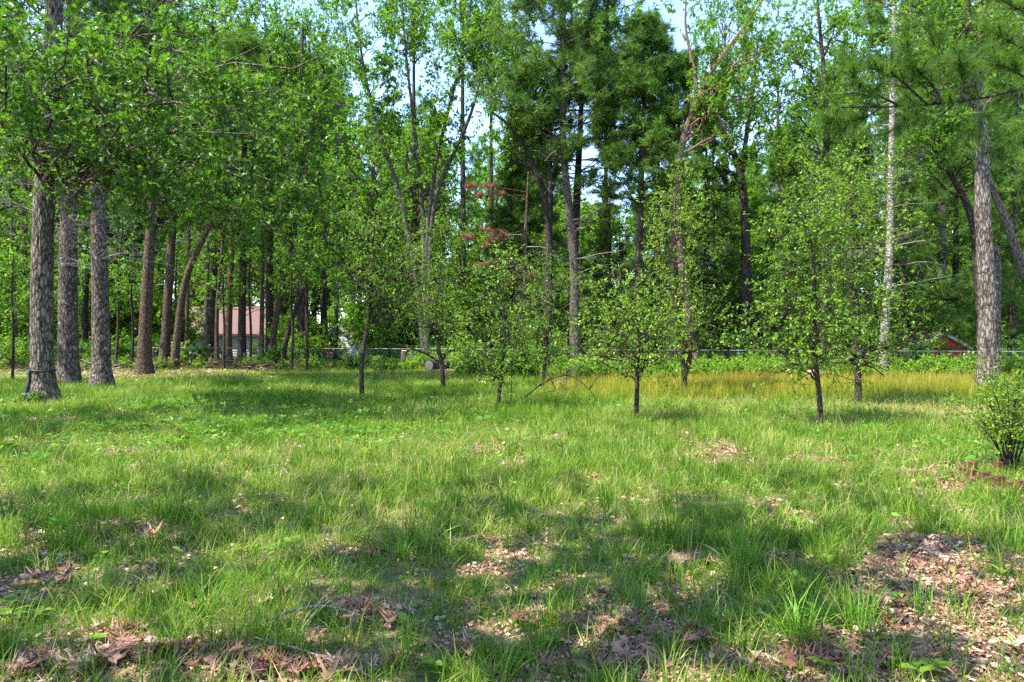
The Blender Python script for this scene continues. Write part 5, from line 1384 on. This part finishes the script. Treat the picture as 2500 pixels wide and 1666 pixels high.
fb = 'fallen branches in the long grass'
branch_thing('arched black fallen branch nearest the rounded fruit tree', [G3(1270, 985, .05), G3(1330, 985, .55), G3(1390, 985, .75), G3(1440, 985, .35), G3(1460, 985, .03)], .022, .006, M['bark_dark'], 7, .8, seed=1, group=fb)
branch_thing('low dark fallen branch lying under the arched one', [G3(1300, 975, .08), G3(1370, 972, .25), G3(1440, 972, .2)], .018, .005, M['bark_dark'], 7, .7, seed=2, group=fb)
branch_thing('grey fallen branch sticking up beside the dark leafed fruit tree', [G3(1340, 960, .1), G3(1390, 962, .6), G3(1425, 965, .9)], .014, .004, M['dead_wood'], 6, .7, seed=3, group=fb)
branch_thing('twiggy dead branch poking above the grass tangle', [G3(1360, 968, .05), G3(1345, 968, .5), G3(1320, 968, .85)], .014, .004, M['bark_dark'], 6, .6, seed=4, group=fb)
branch_thing('small crooked black twig on sunny grass in mid lawn', [G3(1330, 1115, .02), G3(1355, 1112, .18), G3(1372, 1112, .12), G3(1378, 1115, .02)], .008, .003, M['bark_dark'], 3, .2, seed=5, name='fallen_twig', cat='twig')
branch_thing('pale arched dead stick across the brown leaves', [G3(652, 1530, .03), G3(720, 1523, .085), G3(790, 1520, .10), G3(860, 1520, .06), G3(905, 1522, .02)], .0085, .004, M['dead_wood'], 2, .15, seed=6, name='fallen_stick', cat='stick')
branch_thing('long straw coloured stalk slanting over the brown oak leaves', [G3(620, 1580, .05), G3(720, 1610, .06), G3(830, 1645, .05), G3(905, 1662, .02)], .003, .002, M['dead_wood'], 0, name='dry_stalk', cat='stalk', seed=7)
branch_thing('thin grey stick lying along the mulch and grass', [G3(1760, 1540, .04), G3(1850, 1522, .05), G3(1960, 1500, .04)], .004, .003, M['bark_brown'], 1, .1, seed=8, name='fallen_stick', cat='stick')
branch_thing('short brown stick lying in mid lawn grass beyond the mulch', [G3(2250, 1255, .02), G3(2252, 1235, .10), G3(2250, 1230, .16)], .010, .008, M['bark_red'], 0, name='upright_stick', cat='stick', seed=9)
branch_thing('curved dry stem arching over grass in front of the bent fruit tree', [G3(620, 1165, .1), G3(680, 1172, .18), G3(725, 1195, .08)], .003, .002, M['dead_wood'], 0, name='dry_stalk', cat='stalk', seed=10)
branch_thing('thin sapling stem rising beside the rounded fruit tree', [G3(1246, 1002, 0), G3(1250, 1002, .8), G3(1254, 1002, 1.5)], .012, .005, M['bark_fruit'], 4, .4, name='young_sapling', cat='sapling', seed=11)

# big tufts of coarse grass
TV = [blades(46, .38, .0032, .05, .42, 700 + i, 4, (.1, .75), .04, droop=1.2) for i in range(3)] + [blades(38, .30, .0024, .06, .3, 710 + i, 4, (0, .5), .08, droop=.8) for i in range(2)] + [blades(22, .55, .0042, .05, .5, 720, 5, (.5, 1), 0, droop=1.5)]
TM = [m.mesh('tuft_blades', M['tuft']) for m in TV]
TUFTS = [(1045, 1330, 5, 1.15, 'largest tuft of pale arching blades in the middle lawn'), (1100, 1345, 5, .9, 'pale arching tuft close beside the largest arching tuft'), (980, 1360, 2, .9, 'green tuft just before the largest arching tuft'), (705, 1590, 0, 1.0, 'coarse broad bladed tuft below the pale arched stick'), (640, 1560, 1, .8, 'coarse tuft at the start of the pale arched stick'),
         (1960, 1570, 1, 1.25, 'big bright green tuft beside the mulch'), (1930, 1540, 0, 1.0, 'tall tuft leaning over the big bright one'), (2105, 1545, 3, 1.25, 'dense dark tuft between bright tuft and bare mulch'), (2255, 1510, 4, 1.2, 'round fine bladed tuft standing alone on the mulch'), (1800, 1400, 1, 1.2, 'spreading tuft above the brown patch at mid lawn'), (1830, 1385, 0, 1.0, 'upright tuft behind the spreading one'),
         (1310, 1420, 3, 1.1, 'soft tuft of thin blades in mid foreground grass'), (1570, 1500, 3, 1.1, 'dark tuft over the star of brown leaves'), (1350, 1520, 1, .9, 'bright tuft facing the star of brown leaves'), (1730, 1520, 4, 1.1, 'fine dark tuft beside the pale leaf heap'), (240, 1470, 3, 1.2, 'wide soft tuft near the bright green weeds'), (430, 1590, 0, 1.0, 'tuft between the two russet leaf beds'), (500, 1510, 1, .9, 'tuft with outflung blades near the curled leaf'),
         (60, 1610, 3, 1.2, 'blue green tuft at the frame corner'), (160, 1270, 1, 1.0, 'long bladed tuft in shade beyond the bright weeds'), (90, 1210, 0, 1.0, 'tuft of fine long blades at the lawn edge'), (2280, 1310, 5, .7, 'pale dry tuft at the mulch head'), (2480, 1370, 3, 1.2, 'dark tuft at the mulch border by the frame'), (2420, 1290, 4, 1.1, 'soft tuft on the shaded grass above the mulch'),
         (1700, 1075, 1, 1.2, 'tuft of tall blades before the conical fruit tree'), (1480, 990, 4, 1.6, 'dark upright tuft beside the small sunny fruit tree'), (1320, 1080, 0, 1.3, 'sunlit yellow green tuft beyond the black twig'), (1270, 1070, 5, .9, 'pale sunlit tuft nearest the rounded fruit tree'), (640, 1010, 5, .9, 'pale bent blades in the shade before the bent fruit tree'), (250, 995, 5, .8, 'loose pale blades between strapped oak and bent fruit tree'),
         (870, 1010, 4, 1.4, 'dark grass round the bent fruit tree foot'), (2010, 1070, 4, 1.4, 'dark grass round the wide fruit tree foot'), (1000, 1590, 1, .9, 'tuft beside the folded brown leaf'), (1180, 1610, 3, .9, 'tuft at the edge of the scattered pale leaves'), (830, 1440, 3, 1.0, 'soft shaded tuft behind the arched stick'), (2200, 1640, 1, .9, 'sparse tuft rooted in the mulch at the frame edge')]
for px, py, k, sc, lab in TUFTS:
    x, y = gnd(px, py); o = obj('grass_tuft', TM[k], None, None, (x, y, gz(x, y))); o.scale = (sc, sc, sc * .95); o.rotation_euler = (0, 0, rng.uniform(0, 6.28)); tag(o, lab, 'grass tuft', 'coarse grass tufts in the lawn')

# broad leaved seedlings, each leaf a part
WL = []
for k in range(3):
    v, f = np.array(LEAF6[0], float), LEAF6[1]; v = v * [1.15, 1, 1]
    WL.append(MB().add(v, f, .35 + .25 * k).mesh('seedling_leaf', M['weed']))
sv, sq = tubes(np.array([[(0, 0, -.02), (.004, 0, .5), (0, .004, 1)]]), np.array([[.02, .016, .012]]), 5)
WS = MB().add(sv, sq).mesh('seedling_stem', M['weed'])
WEEDS = [(30, 1540, 6, .11, 'bright green seedling clump in the sun at the lawn corner'), (85, 1530, 5, .10, 'bright seedling second in the sunny corner clump'), (60, 1500, 4, .09, 'bright seedling at the back of the sunny corner clump'), (20, 1500, 4, .10, 'sunlit seedling cut by the frame edge'), (250, 1385, 3, .08, 'three leaved seedling facing the pale curled leaves'), (440, 1375, 4, .07, 'lime green seedling beside the sunny dry grass'),
         (545, 1310, 2, .07, 'two leaved yellow green seedling alone in shade'), (590, 1360, 4, .07, 'seedling at the edge of the sunlit dry grass'), (330, 1300, 3, .07, 'blue green seedling behind the small russet leaves'), (410, 1470, 3, .09, 'dark green seedling next to the purple brown leaf'), (225, 1600, 4, .08, 'seedling growing out of the russet leaf bed'), (230, 1655, 2, .09, 'seedling leaf pair at the bottom edge'),
         (710, 1345, 3, .08, 'folded leaf seedling near the curled dry stem'), (985, 1530, 3, .13, 'single large pale leaf seedling in front of the folded brown leaf'), (1005, 1500, 3, .08, 'dark seedling behind the large pale leaf'), (1060, 1655, 3, .08, 'seedling at the bottom edge between brown patches'), (1345, 1590, 4, .09, 'round leaved seedling near the split leaf litter'), (1430, 1440, 4, .08, 'upright seedling before the soft thin tuft'),
         (1545, 1240, 5, .08, 'seedling by the rust coloured leaf curl in mid lawn'), (1300, 1240, 2, .07, 'small yellow seedling in the darker mid lawn'), (1515, 1545, 2, .08, 'seedling on the star of brown leaves'), (1680, 1475, 3, .07, 'seedling between pale leaf and tall tuft'), (2320, 1425, 3, .07, 'seedling alone on bare mulch with lifted leaves'), (2300, 1650, 3, .14, 'large leaved seedling at the bottom of the mulch'), (2240, 1655, 3, .10, 'pointed seedling next to the large leaved one'),
         (2120, 1580, 3, .09, 'round seedling at the mulch edge under the dark tuft'), (2350, 1250, 5, .10, 'leafy weed in shade near the brick row'), (2300, 1290, 4, .09, 'leafy weed at the mulch head'), (2225, 1205, 4, .08, 'weed beside the upright brown stick'), (2310, 1180, 4, .09, 'weed at the litter by the brick tip'), (2455, 1230, 5, .09, 'weed under the wide dark brick'), (1945, 1300, 3, .08, 'weed with a torn pale leaf in mid lawn'), (2440, 1440, 3, .08, 'fern like weed on the mulch toward the frame'), (2010, 1640, 3, .11, 'heart shaped weed at the lower mulch edge'),
         (2020, 1390, 4, .09, 'dark weed left standing on the mulch border'), (880, 1320, 3, .07, 'pale weed by the straw patch')]
for j, (px, py, n, L, lab) in enumerate(WEEDS):
    lab = lab.replace('left standing', 'standing')
    x, y = gnd(px, py); t = thing('weed_seedling', lab, 'weed', (x, y, gz(x, y)), rng.uniform(0, 6.28), 'broad leaved seedlings in the lawn')
    h = rng.uniform(.05, .11); o = obj('stem', WS, None, t); o.scale = (.16, .16, h)
    for k in range(n):
        o = obj('leaf', WL[(j + k) % 3], None, t, (0, 0, h * (1 - .12 * k))); o.rotation_euler = (rng.uniform(.05, .6), rng.normal(0, .2), k * 2.4 + rng.normal(0, .3)); q_ = L * rng.uniform(.7, 1.1); o.scale = (q_, q_, q_)

# fallen oak leaves
LT = [(.03, 'dark russet'), (.2, 'rust brown'), (.38, 'pinkish brown'), (.6, 'dull tan'), (.85, 'pale straw')]
LF = [(.12, 'flat'), (.5, 'cupped'), (-.45, 'arched'), (.9, 'curled')]
LM = {}
for a, (tn, _) in enumerate(LT):
    for b_, (cu, _) in enumerate(LF):
        v, f = oak_template(cu, 1.05, 300 + b_ * 7 + a); LM[a, b_] = MB().add(v - [0, .5, 0], f, tn).mesh('fallen_leaf_blade', M['dead_leaf'])
ZONES = [(2200, 1335, 60, 14, 6, 'at the head of the mulch'), (2330, 1440, 170, 60, 26, 'on the bare mulch'), (2200, 1600, 230, 50, 34, 'on the lower mulch'), (1850, 1630, 150, 30, 22, 'where mulch meets grass'), (1540, 1545, 130, 35, 28, 'in the star shaped brown patch'), (1480, 1635, 150, 25, 16, 'on straw below the star patch'),
         (1700, 1570, 60, 25, 10, 'in the sunny pale heap'), (900, 1500, 150, 30, 24, 'beside the pale arched stick'), (780, 1640, 180, 22, 26, 'under the straw stalk'), (560, 1620, 150, 35, 24, 'in the russet bed'), (330, 1610, 170, 40, 30, 'in the corner russet bed'), (120, 1650, 120, 20, 14, 'by the blue green tuft'), (130, 1430, 80, 30, 10, 'behind the bright seedlings'),
         (330, 1320, 140, 18, 12, 'in shaded grass beyond the seedlings'), (850, 1360, 90, 20, 8, 'by the curled dry stems'), (1290, 1510, 70, 25, 8, 'in the bright tuft patch'), (1700, 1390, 120, 18, 10, 'near the spreading tuft'), (1500, 1235, 50, 8, 5, 'by the mid lawn seedling'), (1760, 1130, 90, 14, 12, 'in the sunny litter spot'), (2010, 1140, 60, 8, 6, 'on sunlit grass before the wide fruit tree'), (2300, 1170, 90, 16, 12, 'around the brick row'), (1180, 1110, 30, 5, 3, 'by the sunlit strip'), (1150, 1590, 60, 25, 10, 'in the grass by the pale leaf seedling')]
SEEN = set()
for cx, cy, rx, ry, n, zone in ZONES:
    for k in range(n):
        px = cx + rng.normal(0, .5) * rx; py = min(cy + rng.normal(0, .5) * ry, 1690)
        a = int(rng.choice(5, p=[.17, .25, .28, .2, .1])); b_ = int(rng.integers(0, 4)); x, y = gnd(px, py)
        o = obj('fallen_leaf', LM[a, b_], None, None, (x, y, gz(x, y) + rng.uniform(.03, .075))); q_ = rng.uniform(.10, .19)
        o.scale = (q_, q_, q_); o.rotation_euler = (rng.normal(0, .22), rng.normal(0, .22), rng.uniform(0, 6.28))
        sz = 'small' if q_ < .125 else ('large' if q_ > .165 else 'medium')
        lab = f'{sz} {LF[b_][1]} {LT[a][1]} oak leaf {zone}'
        for extra in ('', ', tip raised', ', edge on', ', stalk up', ', half sunken'):
            if lab + extra not in SEEN: break
        SEEN.add(lab + extra); tag(o, lab + extra, 'dead leaf', 'fallen oak leaves')

# pine at the edge whose long needled bough hangs into view
def near_pine():
    tx, ty = 5.9, 6.2
    P = np.array([(tx, ty, -.1), (tx + .05, ty, 2), (tx + .05, ty, 4.5), (tx, ty, 8), (tx, ty, 11)]); R = np.array([.2, .17, .15, .10, .03])
    B = [[(2660, 130, 6.0), (2480, 225, 5.4), (2380, 243, 5.1), (2280, 256, 5.0), (2180, 266, 4.9), (2100, 266, 4.9), (2050, 262, 4.9)],
         [(2345, 246, 5.05), (2350, 205, 5.0), (2347, 165, 5.0), (2340, 140, 4.9)], [(2300, 254, 5.0), (2285, 215, 5.0), (2245, 175, 4.9), (2218, 150, 4.9), (2212, 110, 4.9)], [(2265, 256, 5.0), (2230, 225, 4.9), (2190, 185, 4.9), (2150, 168, 4.8), (2120, 165, 4.8)],
         [(2200, 262, 4.9), (2160, 240, 4.9), (2120, 225, 4.9), (2085, 195, 4.8), (2070, 180, 4.8)], [(2420, 235, 5.2), (2400, 290, 5.1), (2375, 330, 5.0), (2350, 370, 5.0)], [(2490, 222, 5.4), (2480, 290, 5.3), (2460, 340, 5.2), (2440, 380, 5.2)], [(2330, 250, 5.1), (2300, 285, 5.0), (2240, 300, 5.0), (2190, 310, 4.9)],
         [(2150, 264, 4.9), (2110, 290, 4.9), (2060, 300, 4.9), (2040, 300, 4.9)], [(2560, 180, 5.7), (2500, 120, 5.5), (2440, 90, 5.4), (2400, 60, 5.4)], [(2520, 200, 5.6), (2460, 165, 5.4), (2420, 140, 5.3)], [(2600, 60, 5.9), (2500, 30, 5.6), (2420, -10, 5.5)], [(2280, 255, 5.0), (2310, 190, 5.2), (2290, 120, 5.2), (2260, 70, 5.2)]]
    base = np.array([tx, ty, 0]); t = thing('pine_tree', 'pine at the frame edge with a long soft needled bough', 'tree', base)
    PR = resample(np.concatenate([P, R[:, None]], 1), 16); v, q = tubes(PR[None, :, :3] - base, PR[None, :, 3], 12); obj('trunk', MB().add(v, q), M['bark_pine'], t)
    pos, dr = [], []; crown = MB()
    for k, b in enumerate(B):
        c = resample(np.array([pix(*p) for p in b]), 12)
        if k == 0: c = np.concatenate([[[tx, ty, 4.35]], c])
        n = len(c); v, q = tubes(c[None] - base, np.linspace(.028 if k == 0 else .009, .004, n)[None], 6)
        obj('limb', MB().add(v, q), M['bark_dark'], t)
        L = np.linalg.norm(c[-1] - c[0])
        for f in np.linspace(.35 if k else .45, 1, 7):
            i = min(int(f * (n - 1)), n - 2); p = c[i] + (c[i + 1] - c[i]) * (f * (n - 1) - i)
            tg = norm(c[i + 1] - c[i])
            for m in range(3 if f < 1 else 2):
                d = norm(tg + rng.normal(0, .7, 3) * np.array([1, 1, .5]) + [0, 0, .15]); l = rng.uniform(.06, .2)
                tw = batch_curve(p[None], d[None], np.array([l]), 4, .1, .03); v, q = tubes(tw - base, np.full((1, 4), .0028), 4); crown.add(v, q, .5, 1)
                for w in (1, 2, 3): pos.append(tw[0, w]); dr.append(norm(tw[0, w] - tw[0, w - 1]))
    pos = np.array(pos); dr = np.array(dr); n = len(pos)
    tf_ = [needle_tuft(28, .115, .0017, 1.05, 950 + i) for i in range(4)]; pick = rng.integers(0, 4, n)
    for k, (tv, tf) in enumerate(tf_):
        m = pick == k; scatter_leaves(crown, tv, tf, (pos - base)[m], dr[m], leaf_normals(m.sum(), .8), rng.uniform(.8, 1.15, m.sum()), np.clip(rng.normal(.45, .15, m.sum()), 0, 1), 0)
    o = obj('crown', crown, [M['pine'], M['bark_dark']], t); o['kind'] = 'stuff'
near_pine()
print('tris before small', TRIS[0])
exec_small = True
# ------------------------------------------------------------------ trees outside the frame that shade the near lawn
def shade_tree(x, y, cx, cy, h, r, label, n=14, rz=.2):
    P = np.array([(x, y, -.1), (x + .1, y, 3), ((x * 2 + cx) / 3, (y * 2 + cy) / 3, 6.0), (cx, cy, h)]); R = np.array([.34, .26, .2, .05])
    return broadleaf(label, [(P, R)], [(np.array([cx, cy, h * .78]), r, r, h * rz, 0)], M['bark_oak'], M['oak'], LEAF2, .2, n, 6, 4, 8, 1.5, .5, name='oak_tree', lo=.4, group='oaks standing round the near lawn')
s0 = shade_tree(-8.5, 1.0, -7.6, 3.0, 11.5, 3.6, 'spreading oak beside the lawn whose shade covers the near grass')
for x, y, k, rz, lab in [(-3.4, .2, 1.0, .5, 'spreading oak rooted close behind the viewer'), (6.8, -2.0, .9, 5.6, 'spreading oak nearest the brick edged bed, out of view'), (-14.5, 7.0, 1.12, 0, 'spreading oak out past the strapped oak side of the lawn'), (-19, 13.0, 1.18, 2.0, 'tall oak standing beyond the strapped oak'), (-24, 20.0, 1.2, 4.0, 'tall oak standing deeper in the wood past the strapped oak')]:
    c = copy_tree(s0); c['label'] = lab; c.location = (x, y, 0); c.rotation_euler = (0, 0, rz); c.scale = (k, k, k)
so = shade_tree(3.0, -2.5, 2.2, 1.0, 11.5, 3.2, 'oak overhead that dangles a few lobed leaves at the top of the view')
def dangling(t):
    base = np.array(t.location)
    from mathutils import Matrix
    c = resample(np.array([[2.2, 1.2, 7.4], [1.9, 3.0, 6.6], pix(1700, -60, 5.4), pix(1620, 0, 5.5), pix(1560, 8, 5.6), pix(1500, 16, 5.7), pix(1480, 30, 5.7)]), 24)
    v, q = tubes(c[None] - base, np.linspace(.04, .003, 24)[None], 6); obj('limb', MB().add(v, q), M['bark_dark'], t)
    lib = []
    for k in range(3):
        b = MB(); v, f = oak_template(.3 + .2 * k, 1.0, 25 + k); b.add(v, f, .3 + .2 * k); lib.append(b.mesh('oak_leaf_blade', M['oak_light']))
    for k, (px, py, dx, dy, dz, L) in enumerate([(1478, 18, -.5, -.2, -.9, .17), (1470, 45, -.2, .1, -1, .2), (1490, 12, .2, -.3, -1, .15), (1505, 10, -.3, .3, -.8, .15), (1522, 8, .1, -.4, -.9, .16), (1545, -2, .5, .2, -.7, .15), (1580, -4, -.6, -.2, -.6, .16), (1595, 2, .3, .1, -1, .15), (1612, -4, .6, .3, -.6, .16), (1630, -8, .2, -.3, -1, .19), (1645, -10, .7, -.2, -.6, .16), (1450, 0, -.7, .1, -.5, .16), (1440, -8, -.9, .3, -.4, .17), (1560, -12, 0, .3, -.8, .16)]):
        o = obj('leaf', lib[k % 3], None, t); p = pix(px, py, 5.6 + .05 * (k % 3))
        Fm = frames(np.array([[dx, dy, dz]]), np.array([[.2, -.8, .6]]) + rng.normal(0, .25, (1, 3)))[0]
        Mx = np.eye(4); Mx[:3, :3] = Fm.T * L; Mx[:3, 3] = p - base; o.matrix_local = Matrix(Mx.tolist())
dangling(so)
print('tris', TRIS[0], 'objects', len(bpy.data.objects))
